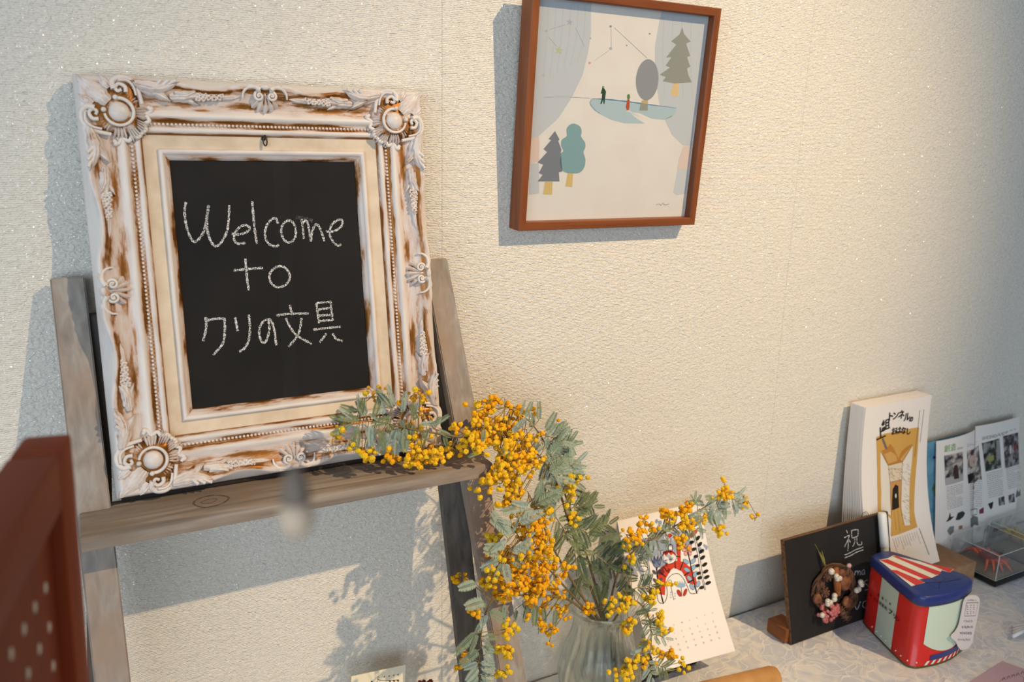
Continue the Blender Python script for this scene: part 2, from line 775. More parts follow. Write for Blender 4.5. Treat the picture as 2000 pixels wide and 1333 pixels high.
# ------------------------------------------------------------------ table and cloth
TZ = 0.72
t = thing('side_table', 'long wooden table along the wall under the lace cloth', 'table', (0.85, -0.29, 0))
TW = wood('table_wood', rgb(120, 82, 52), rgb(146, 104, 68), along=0, scale=30)
mb = MB()
mb.box((0.92, -0.29, TZ - 0.018), (2.54, 0.54, 0.03), bev=0.004)
mb.build('table_top', TW, t, auto=30)
for lx in (-0.30, 2.14):
    for ly in (-0.52, -0.06):
        mb = MB()
        mb.box((lx, ly, (TZ - 0.033) / 2), (0.05, 0.05, TZ - 0.033), bev=0.004)
        mb.build('leg', TW, t, auto=30)
mb = MB()
mb.box((0.92, -0.525, TZ - 0.07), (2.38, 0.02, 0.07))
mb.box((0.92, -0.055, TZ - 0.07), (2.38, 0.02, 0.07))
mb.build('apron', TW, t, smooth=False)


def lace_material():
    m = bpy.data.materials.new('lace_cloth')
    m.use_nodes = True
    nt = m.node_tree
    N, L = nt.nodes, nt.links
    b = N['Principled BSDF']
    b.inputs['Roughness'].default_value = 0.8
    b.inputs['Specular IOR Level'].default_value = 0.15
    geo = N.new('ShaderNodeNewGeometry')
    # warp for scrolls
    nz = N.new('ShaderNodeTexNoise')
    nz.inputs['Scale'].default_value = 14
    nz.inputs['Detail'].default_value = 1
    L.new(geo.outputs['Position'], nz.inputs['Vector'])
    sc = N.new('ShaderNodeVectorMath')
    sc.operation = 'SCALE'
    sc.inputs['Scale'].default_value = 0.11
    L.new(nz.outputs['Color'], sc.inputs[0])
    ad = N.new('ShaderNodeVectorMath')
    ad.operation = 'ADD'
    L.new(geo.outputs['Position'], ad.inputs[0])
    L.new(sc.outputs[0], ad.inputs[1])
    vo = N.new('ShaderNodeTexVoronoi')
    vo.feature = 'DISTANCE_TO_EDGE'
    vo.inputs['Scale'].default_value = 34
    L.new(ad.outputs[0], vo.inputs['Vector'])
    r1 = N.new('ShaderNodeValToRGB')
    r1.color_ramp.elements[0].position = 0.015
    r1.color_ramp.elements[0].color = (0.6, 0.6, 0.6, 1)
    r1.color_ramp.elements[1].position = 0.05
    r1.color_ramp.elements[1].color = (0, 0, 0, 1)
    L.new(vo.outputs['Distance'], r1.inputs['Fac'])
    nb = N.new('ShaderNodeTexNoise')
    nb.inputs['Scale'].default_value = 32
    nb.inputs['Detail'].default_value = 1.5
    nb.inputs['Distortion'].default_value = 1.0
    L.new(ad.outputs[0], nb.inputs['Vector'])
    r2 = N.new('ShaderNodeValToRGB')
    r2.color_ramp.elements[0].position = 0.40
    r2.color_ramp.elements[1].position = 0.60
    L.new(nb.outputs['Fac'], r2.inputs['Fac'])
    mxm = N.new('ShaderNodeMath')
    mxm.operation = 'MAXIMUM'
    L.new(r1.outputs['Color'], mxm.inputs[0])
    L.new(r2.outputs['Color'], mxm.inputs[1])
    # open net ground shows the beige under-cloth, the lace figure is paler, its cords are white
    mx = N.new('ShaderNodeMix')
    mx.data_type = 'RGBA'
    L.new(r2.outputs['Color'], mx.inputs[0])
    mx.inputs[6].default_value = rgb(204, 207, 216)
    mx.inputs[7].default_value = rgb(228, 225, 222)
    mx2 = N.new('ShaderNodeMix')
    mx2.data_type = 'RGBA'
    L.new(r1.outputs['Color'], mx2.inputs[0])
    L.new(mx.outputs[2], mx2.inputs[6])
    mx2.inputs[7].default_value = rgb(244, 242, 238)
    L.new(mx2.outputs[2], b.inputs['Base Color'])
    nf = N.new('ShaderNodeTexNoise')
    nf.inputs['Scale'].default_value = 700
    L.new(geo.outputs['Position'], nf.inputs['Vector'])
    sm = N.new('ShaderNodeMath')
    sm.operation = 'MULTIPLY_ADD'
    sm.inputs[1].default_value = 0.4
    L.new(nf.outputs['Fac'], sm.inputs[0])
    sm2 = N.new('ShaderNodeMath')
    sm2.operation = 'ADD'
    L.new(r1.outputs['Color'], sm2.inputs[0])
    L.new(mxm.outputs[0], sm2.inputs[1])
    L.new(sm2.outputs[0], sm.inputs[2])
    bp = N.new('ShaderNodeBump')
    bp.inputs['Strength'].default_value = 0.45
    bp.inputs['Distance'].default_value = 0.0010
    L.new(sm.outputs[0], bp.inputs['Height'])
    L.new(bp.outputs[0], b.inputs['Normal'])
    return m


mb = MB()
x0, x1, y0, y1 = -0.36, 2.2, -0.565, -0.006
nx, ny = 90, 24
vs, fs = [], []
for j in range(ny + 5):
    for i in range(nx + 1):
        x = x0 + (x1 - x0) * i / nx
        if j <= ny:
            y = y1 + (y0 - y1) * j / ny
            z = TZ - 0.0005 + 0.0005 * math.sin(x * 17 + y * 9)
        else:
            y = y0 - 0.006 - 0.004 * math.sin(x * 26) * (j - ny) / 4
            z = TZ - 0.045 * (j - ny)
        vs.append((x, y, z))
for j in range(ny + 4):
    for i in range(nx):
        a = j * (nx + 1) + i
        fs.append((a, a + nx + 1, a + nx + 2, a + 1))
mb.add(vs, fs)
LACEM = lace_material()
one(mb, 'lace_tablecloth', LACEM, 'white lace tablecloth with scrolling pattern spread over the table', 'tablecloth', (0.85, -0.29, TZ))

# ================================================================== EASEL
LEAN = math.radians(17.5)
eUP = Vector((0, math.sin(LEAN), math.cos(LEAN)))
eOUT = Vector((0, -math.cos(LEAN), math.sin(LEAN)))


def easel_pt(x, z):
    """point on the front face of the front posts"""
    return Vector((x, -0.025 - (1.487 - z) * math.tan(LEAN), z))


easel = thing('display_easel', 'weathered grey wooden easel standing on the table and leaning to the wall', 'easel', (0.23, -0.26, TZ))
GW = wood('weathered_wood', rgb(134, 125, 117), rgb(168, 160, 152), rgb(158, 136, 118), along=2, scale=85, rough=0.75, bump=0.4)
GWX = wood('weathered_wood_long', rgb(112, 102, 93), rgb(174, 160, 146), rgb(134, 117, 100), along=0, scale=85, rough=0.75, bump=0.45)
GWD = wood('weathered_wood_shaded', rgb(84, 80, 76), rgb(120, 112, 104), rgb(96, 84, 70), along=2, scale=85, rough=0.8, bump=0.4)  # darker copy of the post wood: shade on the rear legs put into colour


def plank(top_l, top_r, bot_l, bot_r, back, m, name, parent, bev=0.0015):
    vs = [Vector(p) for p in (top_l, top_r, bot_r, bot_l)]
    vs += [p + back for p in vs]
    bm = bmesh.new()
    bv = [bm.verts.new(p) for p in vs]
    for q in [(3, 2, 1, 0), (4, 5, 6, 7), (0, 1, 5, 4), (1, 2, 6, 5), (2, 3, 7, 6), (3, 0, 4, 7)]:
        bm.faces.new([bv[i] for i in q])
    bmesh.ops.recalc_face_normals(bm, faces=bm.faces)
    bmesh.ops.bevel(bm, geom=bm.edges[:], offset=bev, segments=2, affect='EDGES')
    bm.verts.ensure_lookup_table()
    bm.verts.index_update()
    q = MB()
    q.add([v.co.copy() for v in bm.verts], [tuple(v.index for v in f.verts) for f in bm.faces])
    bm.free()
    return q.build(name, m, parent, auto=40)


bk = -eOUT * 0.019
# front posts
plank(easel_pt(-0.029, 1.4855), easel_pt(0.0068, 1.4855), easel_pt(-0.0245, TZ + 0.002), easel_pt(0.0135, TZ + 0.002), bk, GW, 'front_post', easel)
plank(easel_pt(0.4335, 1.4855), easel_pt(0.4702, 1.4855), easel_pt(0.4885, TZ + 0.002), easel_pt(0.5285, TZ + 0.002), bk, GW, 'front_post', easel)


def rear_pt(x, z):
    return Vector((x, -0.03 - (1.45 - z) * 0.19, z))


rbk = Vector((0, 0.016, 0))
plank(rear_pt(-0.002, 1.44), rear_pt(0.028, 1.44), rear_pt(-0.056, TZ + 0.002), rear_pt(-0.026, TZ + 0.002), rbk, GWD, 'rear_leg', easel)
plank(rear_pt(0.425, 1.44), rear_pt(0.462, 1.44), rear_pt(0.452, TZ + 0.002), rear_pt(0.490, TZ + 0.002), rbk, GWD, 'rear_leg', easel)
# shelf: a top board with a rounded front lip board
SZ = 1.2254
mb = MB()
mb.box((0.2248, -0.130, SZ - 0.008), (0.497, 0.085, 0.016), bev=0.0022)
shelf = mb.build('shelf_board', GWX, easel, auto=40)
KNOT = mat('knot_brown', rgb(72, 58, 48), rough=0.8, col2=rgb(110, 94, 78), nscale=160)
sh = planar((0, -0.17, SZ), (1, 0, 0), (0, 1, 0))
ink = Ink(sh, lift=0.0002)
k0 = [(378, 985), (390, 974), (420, 968), (446, 972), (436, 983), (402, 992)]
ink.loop(k0, 0.0028, KNOT)
ink.loop([(392, 983), (404, 977), (424, 975), (412, 983)], 0.0012, KNOT)
ink.build('knot', shelf)
mb = MB()
mb.box((0.2243, -0.1710, SZ - 0.0095), (0.4975, 0.0055, 0.0175), bev=0.002)
mb.build('shelf_lip', GWX, easel, auto=40)

# ================================================================== ORNATE FRAME
TH = math.radians(9.0)
fU = Vector((1, 0, 0))
fV = Vector((0, math.sin(TH), math.cos(TH)))
fN = Vector((0, -math.cos(TH), math.sin(TH)))
FW, FH = 0.4135, 0.4876
fO = Vector((0.0152, -0.0996, 1.2318)) - fN * 0.012


def fp(u, v, w=0.0):
    return fO + fU * u + fV * v + fN * w


def paint_material(name, stretch):
    m = bpy.data.materials.new(name)
    m.use_nodes = True
    nt = m.node_tree
    N, L = nt.nodes, nt.links
    b = N['Principled BSDF']
    at = N.new('ShaderNodeAttribute')
    at.attribute_name = 'wear'
    tc = N.new('ShaderNodeTexCoord')
    mp = N.new('ShaderNodeMapping')
    mp.inputs['Scale'].default_value = stretch
    L.new(tc.outputs['Object'], mp.inputs[0])
    n = N.new('ShaderNodeTexNoise')
    n.inputs['Scale'].default_value = 95
    n.inputs['Detail'].default_value = 5
    n.inputs['Roughness'].default_value = 0.65
    L.new(mp.outputs[0], n.inputs['Vector'])
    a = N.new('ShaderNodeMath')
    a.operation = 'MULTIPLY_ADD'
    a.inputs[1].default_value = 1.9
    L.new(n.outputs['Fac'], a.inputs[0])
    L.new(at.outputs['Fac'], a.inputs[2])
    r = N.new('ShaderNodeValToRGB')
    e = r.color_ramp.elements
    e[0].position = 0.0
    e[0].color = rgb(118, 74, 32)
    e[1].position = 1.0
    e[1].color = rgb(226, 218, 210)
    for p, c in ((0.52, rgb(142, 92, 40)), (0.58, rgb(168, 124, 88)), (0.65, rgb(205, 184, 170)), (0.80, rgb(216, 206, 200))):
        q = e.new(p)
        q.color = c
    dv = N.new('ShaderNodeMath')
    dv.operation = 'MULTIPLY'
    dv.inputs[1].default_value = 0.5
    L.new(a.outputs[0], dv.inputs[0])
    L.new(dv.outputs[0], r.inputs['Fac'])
    L.new(r.outputs['Color'], b.inputs['Base Color'])
    mt = N.new('ShaderNodeValToRGB')
    mt.color_ramp.elements[0].position = 0.50
    mt.color_ramp.elements[0].color = (0.75, 0.75, 0.75, 1)
    mt.color_ramp.elements[1].position = 0.60
    mt.color_ramp.elements[1].color = (0, 0, 0, 1)
    L.new(dv.outputs[0], mt.inputs['Fac'])
    L.new(mt.outputs['Color'], b.inputs['Metallic'])
    b.inputs['Roughness'].default_value = 0.42
    b.inputs['Specular IOR Level'].default_value = 0.35
    bp = N.new('ShaderNodeBump')
    bp.inputs['Strength'].default_value = 0.35
    bp.inputs['Distance'].default_value = 0.0006
    L.new(n.outputs['Fac'], bp.inputs['Height'])
    L.new(bp.outputs[0], b.inputs['Normal'])
    return m


PAINT_U = paint_material('distressed_paint_across', (0.18, 1, 1))
PAINT_V = paint_material('distressed_paint_upright', (1, 0.18, 0.18))
PAINT_O = paint_material('distressed_paint_carving', (0.8, 0.8, 0.8))
LINEN = mat('liner_beige', rgb(206, 186, 160), rough=0.75, col2=rgb(222, 204, 180), nscale=35, bump=0.15, bscale=500, bdist=0.0004)
DARKW = mat('frame_back_dark', rgb(38, 28, 24), rough=0.8)

gf = thing('ornate_frame_chalkboard', 'ornate distressed white and gold frame around a chalkboard reading Welcome to', 'chalkboard', tuple(fp(FW / 2, 0, 0)))

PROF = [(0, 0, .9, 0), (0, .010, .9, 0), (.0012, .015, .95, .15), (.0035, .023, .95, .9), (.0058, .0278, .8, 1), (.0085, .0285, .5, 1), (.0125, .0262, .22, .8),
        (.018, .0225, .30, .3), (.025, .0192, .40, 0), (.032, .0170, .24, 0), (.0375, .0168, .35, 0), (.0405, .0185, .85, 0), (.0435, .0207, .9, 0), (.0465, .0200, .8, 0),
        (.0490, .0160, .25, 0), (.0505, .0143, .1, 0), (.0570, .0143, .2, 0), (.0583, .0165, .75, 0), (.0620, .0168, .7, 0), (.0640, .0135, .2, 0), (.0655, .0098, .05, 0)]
PROF2 = [(.0650, .0100, .7, 0), (.0660, .0102, .7, 0), (.0810, .0080, .7, 0), (.0818, .0078, .6, 0)]
PROF3 = [(.0812, .0070, .2, 0), (.0815, .0110, .85, 0), (.0835, .0122, 1, 0), (.0860, .0116, .95, 0), (.0872, .0092, .6, 0), (.0902, .0070, .35, 0), (.0930, .0045, .3, 0), (.0940, .0010, .2, 0)]


def scallop(t):
    for a, b in ((0.235, 0.435), (0.565, 0.765)):
        if a < t < b:
            return 0.0078 * math.sin(math.pi * (t - a) / (b - a)) ** 1.2
    return 0.0


def rail(side, prof, seg):
    """side 0 bottom, 1 right, 2 top, 3 left"""
    q = MB()
    L = FW if side in (0, 2) else FH
    vs, fs, at = [], [], []
    npf = len(prof)
    r = random.Random(side + 11)
    for i in range(seg + 1):
        t = i / seg
        sc = scallop(t)
        for (s, w, we, k) in prof:
            s2 = s + sc * k
            a = s2 + t * (L - 2 * s2)
            if side == 0:
                p = fp(a, s2, w)
            elif side == 2:
                p = fp(FW - a, FH - s2, w)
            elif side == 1:
                p = fp(FW - s2, a, w)
            else:
                p = fp(s2, FH - a, w)
            vs.append(p)
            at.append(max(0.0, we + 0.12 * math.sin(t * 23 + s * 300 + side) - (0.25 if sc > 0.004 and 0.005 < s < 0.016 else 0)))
    for i in range(seg):
        for k in range(npf - 1):
            a = i * npf + k
            fs.append((a, a + npf, a + npf + 1, a + 1))
    q.add(vs, fs, 0, at)
    return q


for s in range(4):
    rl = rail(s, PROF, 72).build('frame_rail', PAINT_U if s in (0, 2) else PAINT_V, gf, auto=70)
    # string of beads in the channel
    q = MB()
    L = FW if s in (0, 2) else FH
    off = 0.0537
    n = int((L - 2 * off - 0.03) / 0.0046)
    for i in range(n):
        a = off + 0.015 + (i + 0.5) * (L - 2 * off - 0.03) / n
        p = {0: fp(a, off, .0152), 2: fp(FW - a, FH - off, .0152), 1: fp(FW - off, a, .0152), 3: fp(off, FH - a, .0152)}[s]
        q.ell(p, 0.0019, sub=1, at=0.72 + 0.2 * rnd.random())
    bd = q.build('bead_string', PAINT_O, rl)
    bd['kind'] = 'stuff'
    rail(s, PROF2, 1).build('liner_strip', LINEN, gf, smooth=False)
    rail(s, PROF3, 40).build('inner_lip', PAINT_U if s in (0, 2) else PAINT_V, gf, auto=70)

# dark back of the frame, standing on the shelf
mb = MB()
cb = fp(FW / 2, FH / 2 - 0.0015, -0.0015)
Rf = Matrix((fU, fV, fN)).transposed()
mb.box(cb, (FW - 0.006, FH + 0.004, 0.005), Rf)
mb.build('back_board', DARKW, gf, smooth=False)
mb = MB()
mb.box(fp(FW / 2, -0.0012, 0.0045), (FW - 0.012, 0.0066, 0.012), Rf)
mb.build('foot_batten', DARKW, gf, smooth=False)

# chalkboard
CB = mat('chalkboard_black', rgb(30, 29, 29), rough=0.85, col2=rgb(37, 35, 35), nscale=9, spec=0.2)
mb = MB()
mb.box(fp(FW / 2, FH / 2, 0.0012), (FW - 0.186, FH - 0.186, 0.002), Rf)
mb.build('chalk_panel', CB, gf, smooth=False)


def chalk_material(name, col, dens):
    m = bpy.data.materials.new(name)
    m.use_nodes = True
    nt = m.node_tree
    N, L = nt.nodes, nt.links
    b = N['Principled BSDF']
    b.inputs['Base Color'].default_value = col
    b.inputs['Roughness'].default_value = 0.95
    b.inputs['Specular IOR Level'].default_value = 0.1
    tc = N.new('ShaderNodeTexCoord')
    n = N.new('ShaderNodeTexNoise')
    n.inputs['Scale'].default_value = 900
    n.inputs['Detail'].default_value = 2
    L.new(tc.outputs['Object'], n.inputs['Vector'])
    r = N.new('ShaderNodeValToRGB')
    r.color_ramp.elements[0].position = 0.5 - dens
    r.color_ramp.elements[0].color = (0.05, 0.05, 0.05, 1)
    r.color_ramp.elements[1].position = 0.62 - dens
    L.new(n.outputs['Fac'], r.inputs['Fac'])
    L.new(r.outputs['Color'], b.inputs['Alpha'])
    return m


CHALK = chalk_material('white_chalk', rgb(226, 224, 222), 0.06)
CHALK2 = chalk_material('faint_chalk', rgb(150, 150, 150), -0.07)
cs = planar(fp(0, 0, 0.0022), fU, fV)
ink = Ink(cs, T(340, 370, 3.919), lift=0.0004)
WD = 0.0034
STROKES = [
    [(92, 98), (80, 160), (88, 250), (112, 340), (148, 400), (185, 385), (228, 320), (250, 220), (264, 122)],
    [(264, 122), (250, 230), (258, 330), (285, 405), (320, 436), (362, 405), (405, 320), (418, 220), (422, 122)],
    [(440, 340), (500, 345), (560, 325), (578, 295), (545, 274), (500, 292), (466, 335), (460, 385), (485, 415), (545, 412)],
    [(597, 92), (606, 200), (618, 320), (634, 420)],
    [(796, 262), (775, 222), (735, 240), (700, 300), (698, 370), (728, 420), (775, 438), (802, 426)],
    [(875, 235), (835, 265), (820, 320), (840, 385), (885, 408), (925, 370), (930, 305), (905, 250), (868, 236)],
    [(975, 230), (985, 300), (992, 382)],
    [(978, 262), (1010, 240), (1030, 290), (1046, 400)],
    [(1046, 400), (1058, 320), (1085, 270), (1112, 290), (1135, 350), (1150, 398)],
    [(1162, 322), (1220, 322), (1278, 285), (1288, 240), (1252, 236), (1205, 275), (1190, 340), (1215, 400), (1255, 432), (1280, 420)],
    [(545, 532), (552, 620), (560, 700), (572, 775)],
    [(455, 620), (540, 614), (620, 606), (680, 602)],
    [(790, 590), (745, 625), (728, 675), (752, 730), (800, 750), (855, 730), (886, 675), (865, 615), (815, 588), (770, 602)],
    [(242, 980), (245, 1060), (222, 1162)],
    [(248, 1004), (320, 992), (385, 990)],
    [(385, 985), (388, 1080), (372, 1180), (300, 1270)],
    [(466, 980), (476, 1030), (486, 1085)],
    [(572, 960), (580, 1060), (572, 1150), (545, 1210), (498, 1245)],
    [(722, 1004), (728, 1080), (705, 1160), (680, 1175), (655, 1130), (655, 1060), (690, 1005), (735, 1000), (765, 1070), (782, 1195)],
    [(888, 885), (892, 920), (908, 962)],
    [(782, 966), (870, 955), (960, 952), (1030, 950)],
    [(975, 985), (965, 1060), (940, 1130), (875, 1205)],
    [(855, 985), (885, 1050), (940, 1120), (1055, 1185)],
    [(1090, 870), (1098, 950), (1110, 1025)],
    [(1092, 872), (1150, 866), (1200, 860)],
    [(1198, 862), (1205, 930), (1214, 1005)],
    [(1102, 920), (1150, 915), (1190, 908)],
    [(1106, 968), (1150, 964), (1200, 962)],
    [(1108, 1010), (1160, 1004), (1214, 1003)],
    [(1066, 1076), (1160, 1064), (1275, 1052)],
    [(1165, 1104), (1140, 1140), (1112, 1172)],
    [(1212, 1104), (1240, 1145), (1290, 1162)],
]
for (i0, i1) in ((0, 10), (10, 13), (13, len(STROKES))):
    ink = Ink(cs, T(340, 370, 3.919), lift=0.0004)
    for st in STROKES[i0:i1]:
        ink.stroke(st, WD, CHALK, smooth=6)
    ink.build('chalk_line', gf)
ink = Ink(cs, T(340, 370, 3.919), lift=0.0003)
ink.stroke([(930, 212), (990, 225), (1060, 240)], 0.006, CHALK2)
ink.build('chalk_smudge', gf)

# hook: two little metal rings on the top liner
METAL = mat('dark_metal', rgb(70, 66, 60), rough=0.35, metal=0.9, spec=0.5)
mb = MB()
hp = cs.uv(510, 272)
hb = fp(hp[0], hp[1], 0.010)
ang = [2 * math.pi * k / 16 for k in range(17)]
mb.tube([hb + fV * (0.0035 * math.cos(a) + 0.001) + (fN * 0.75 + fU * 0.5) * (0.0035 * math.sin(a) + 0.002) for a in ang], 0.0013, 8)
mb.tube([hb - fV * 0.0045 + fV * (0.0055 * math.cos(a)) + (fU * 0.55 + fN * 0.45) * (0.0034 * math.sin(a)) + fN * 0.005 + fU * 0.002 for a in ang], 0.0010, 8)
mb.tube([hb - fN * 0.004, hb + fN * 0.002], 0.0014, 8)
mb.build('hook_ring', METAL, gf)


# ---- carved ornaments, modelled in (a, b, h): a, b in the plane of the frame, h proud of it
def orn_leaf(q, p0, p1, wid, h0, hgt, ribs=5, bend=0.0, lift=0.0, nl=12, nw=10, at=0.9):
    p0, p1 = Vector((p0[0], p0[1], 0)), Vector((p1[0], p1[1], 0))
    d = p1 - p0
    s = Vector((-d.y, d.x, 0)).normalized()
    vs, ats, fs = [], [], []
    for i in range(nl + 1):
        t = i / nl
        c = p0 + d * t + s * bend * math.sin(math.pi * t) * d.length
        wv = wid * (math.sin(math.pi * min(1, 0.14 + t * 0.86)) ** 0.7) * (1 - 0.25 * t) * (1 + 0.10 * math.sin(t * math.pi * ribs * 2))
        for j in range(nw + 1):
            x = j / nw * 2 - 1
            rib = 0.5 + 0.5 * math.cos(math.pi * (x * ribs + t * 1.0))
            hh = h0 + lift * t + hgt * (1 - abs(x) ** 2.2) * (0.55 + 0.45 * math.sin(math.pi * min(1, 0.2 + 0.8 * t))) * (0.72 + 0.28 * rib)
            if abs(x) > 0.99:
                hh = h0 - 0.004
            vs.append((c.x + s.x * x * wv, c.y + s.y * x * wv, hh))
            ats.append(at * (0.45 + 0.55 * rib) if abs(x) < 0.95 else 0.2)
    for i in range(nl):
        for j in range(nw):
            a = i * (nw + 1) + j
            fs.append((a, a + 1, a + nw + 2, a + nw + 1))
    q.add(vs, fs, 0, ats)


def orn_fan(q, c, a0, a1, r0, r1, h0, hgt, ribs=5, at=0.9):
    nl, nw = 6, ribs * 4
    vs, ats, fs = [], [], []
    for i in range(nl + 1):
        t = i / nl
        for j in range(nw + 1):
            x = j / nw
            a = math.radians(a0 + (a1 - a0) * x)
            rib = 0.5 - 0.5 * math.cos(2 * math.pi * x * ribs)
            rr = r0 + (r1 * (0.9 + 0.1 * rib) - r0) * t
            hh = h0 + hgt * (math.sin(math.pi * min(1, 0.25 + t * 0.75)) ** 0.6) * (0.5 + 0.5 * rib)
            if i == nl or j in (0, nw):
                hh = h0 - 0.004
            vs.append((c[0] + rr * math.cos(a), c[1] + rr * math.sin(a), hh))
            ats.append(at * (0.35 + 0.65 * rib))
    for i in range(nl):
        for j in range(nw):
            a = i * (nw + 1) + j
            fs.append((a, a + 1, a + nw + 2, a + nw + 1))
    q.add(vs, fs, 0, ats)


def orn_tube(q, pts, r, h, n=6, at=0.95):
    P = cat([Vector((p[0], p[1], 0)) for p in pts], n)
    m = len(P)
    rr = [(r[0] + (r[1] - r[0]) * i / (m - 1)) if isinstance(r, tuple) else r for i in range(m)]
    hh = [(h[0] + (h[1] - h[0]) * i / (m - 1)) if isinstance(h, tuple) else h for i in range(m)]
    q.tube([Vector((p.x, p.y, hh[i])) for i, p in enumerate(P)], rr, 8, at=at)


def spiral(cx, cy, r0, r1, a0, turns, n=18):
    return [(cx + (r0 + (r1 - r0) * i / n) * math.cos(math.radians(a0 + 360 * turns * i / n)),
             cy + (r0 + (r1 - r0) * i / n) * math.sin(math.radians(a0 + 360 * turns * i / n))) for i in range(n + 1)]


def corner_ornament():
    q = MB()
    # pad
    n = 18
    vs, ats, fs = [], [], []
    for i in range(n + 1):
        for j in range(n + 1):
            a, b = 0.0025 + 0.0685 * i / n, 0.0025 + 0.0685 * j / n
            d = math.hypot(a - 0.040, b - 0.040)
            far = max(a, b)
            h = 0.0272 - 0.003 * min(1, d / 0.05)
            edge = (0.071 - far) / 0.012
            if edge < 1:
                h = 0.010 + (h - 0.010) * max(0, edge)
            if min(a, b) < 0.005:
                h = 0.018 + (h - 0.018) * (min(a, b) - 0.0025) / 0.0025
            vs.append((a, b, h))
            ats.append(0.10)
    for i in range(n):
        for j in range(n):
            k = i * (n + 1) + j
            if vs[k][0] > 0.056 and vs[k][1] > 0.056:
                continue
            fs.append((k, k + 1, k + n + 2, k + n + 1))
    q.add(vs, fs, 0, ats)
    # round boss in an open ring
    q.ell((0.043, 0.043, 0.0255), (0.0112, 0.0112, 0.0068), sub=3, at=0.78)
    orn_tube(q, [(0.043 + 0.0152 * math.cos(math.radians(t)), 0.043 + 0.0152 * math.sin(math.radians(t))) for t in range(-100, 175, 18)], (0.0022, 0.0016), 0.0275, 2)
    q.ell((0.0405, 0.0275, 0.0285), 0.0030, sub=2, at=0.9)
    q.ell((0.0275, 0.0415, 0.0285), 0.0030, sub=2, at=0.9)
    # feathered leaf to the corner
    orn_leaf(q, (0.033, 0.033), (0.0030, 0.0035), 0.0125, 0.0255, 0.0060, 5)
    for sgn in (0, 1):
        def M(*ps):
            return [(p[1], p[0]) if sgn else p for p in ps]

        def A(a0, a1):
            return (90 - a0, 90 - a1) if sgn else (a0, a1)
        orn_leaf(q, *M((0.0355, 0.0170), (0.0255, 0.0035)), 0.0072, 0.0260, 0.0055, 4)
        # C scroll with volute and acanthus running out along the rail
        orn_tube(q, M((0.0475, 0.0190), (0.0435, 0.0205), (0.0415, 0.0165), (0.0455, 0.0125), (0.0515, 0.0155), (0.0520, 0.0215)), (0.0018, 0.0024), 0.0285)
        orn_tube(q, M((0.0400, 0.0185), (0.0385, 0.0110), (0.0440, 0.0055), (0.0540, 0.0050), (0.0625, 0.0110), (0.0655, 0.0205), (0.0680, 0.0330)), (0.0036, 0.0022), (0.0285, 0.0235))
        orn_tube(q, M((0.0450, 0.0085), (0.0540, 0.0085), (0.0600, 0.0140), (0.0625, 0.0240)), (0.0018, 0.0014), (0.0300, 0.0260))
        orn_leaf(q, *M((0.0600, 0.0130), (0.0990, 0.0290)), 0.0095, 0.0215, 0.0075, 3, bend=(-0.10 if not sgn else 0.10))
        orn_leaf(q, *M((0.0620, 0.0110), (0.1100, 0.0070)), 0.0090, 0.0262, 0.0062, 4, bend=(0.10 if not sgn else -0.10))
        for k in range(3):
            orn_tube(q, M((0.074 + k * 0.008, 0.0165), (0.083 + k * 0.008, 0.0135 - k * 0.002), (0.0895 + k * 0.008, 0.0065)), (0.0018, 0.0022), (0.0275, 0.0315))
        # ribbed shells around the boss
        orn_fan(q, (0.043, 0.043), *A(-18, 16), 0.0175, 0.0300, 0.0200, 0.0055, 4)
        orn_fan(q, (0.043, 0.043), *A(20, 44), 0.0175, 0.0365, 0.0180, 0.0065, 4)
        orn_fan(q, (0.043, 0.043), *A(-62, -30), 0.0175, 0.0265, 0.0215, 0.0050, 4)
        # scalloped inner border
        orn_tube(q, M((0.0740, 0.0350), (0.0775, 0.0400), (0.0715, 0.0440), (0.0745, 0.0510), (0.0690, 0.0545), (0.0700, 0.0610), (0.0650, 0.0650)), (0.0022, 0.0024), 0.0190)
        q.ell((*M((0.0775, 0.0375))[0], 0.0185), 0.0032, sub=2, at=0.9)
    return q


def spray_ornament():
    """a = along the rail away from the corner, b = in from the outer edge"""
    q = MB()
    r = random.Random(3)
    orn_leaf(q, (0.0, 0.0235), (0.036, 0.0210), 0.0062, 0.0215, 0.0058, 3, at=0.95)
    orn_leaf(q, (0.006, 0.0200), (0.032, 0.0135), 0.0055, 0.0235, 0.0055, 3, bend=0.12)
    orn_leaf(q, (0.004, 0.0255), (0.032, 0.0315), 0.0055, 0.0180, 0.0055, 3, bend=-0.12)
    orn_tube(q, [(0.0, 0.0235), (0.02, 0.0222), (0.066, 0.0215)], (0.0016, 0.0008), (0.0235, 0.0205))
    for k in range(11):
        a = 0.028 + k * 0.0030
        b = 0.0215 + (0.0045 - 0.00028 * k) * (1 if k % 2 else -1) * r.uniform(0.5, 1)
        for j in range(4):
            th = 2 * math.pi * j / 4 + k
            q.ell((a + 0.0018 * math.cos(th), b + 0.0018 * math.sin(th), 0.0235), (0.0022, 0.0022, 0.0028), sub=1, at=0.9)
        q.ell((a, b, 0.0258), 0.0014, sub=1, at=0.4)
    orn_leaf(q, (0.055, 0.0218), (0.080, 0.0205), 0.0042, 0.0205, 0.0045, 2)
    return q


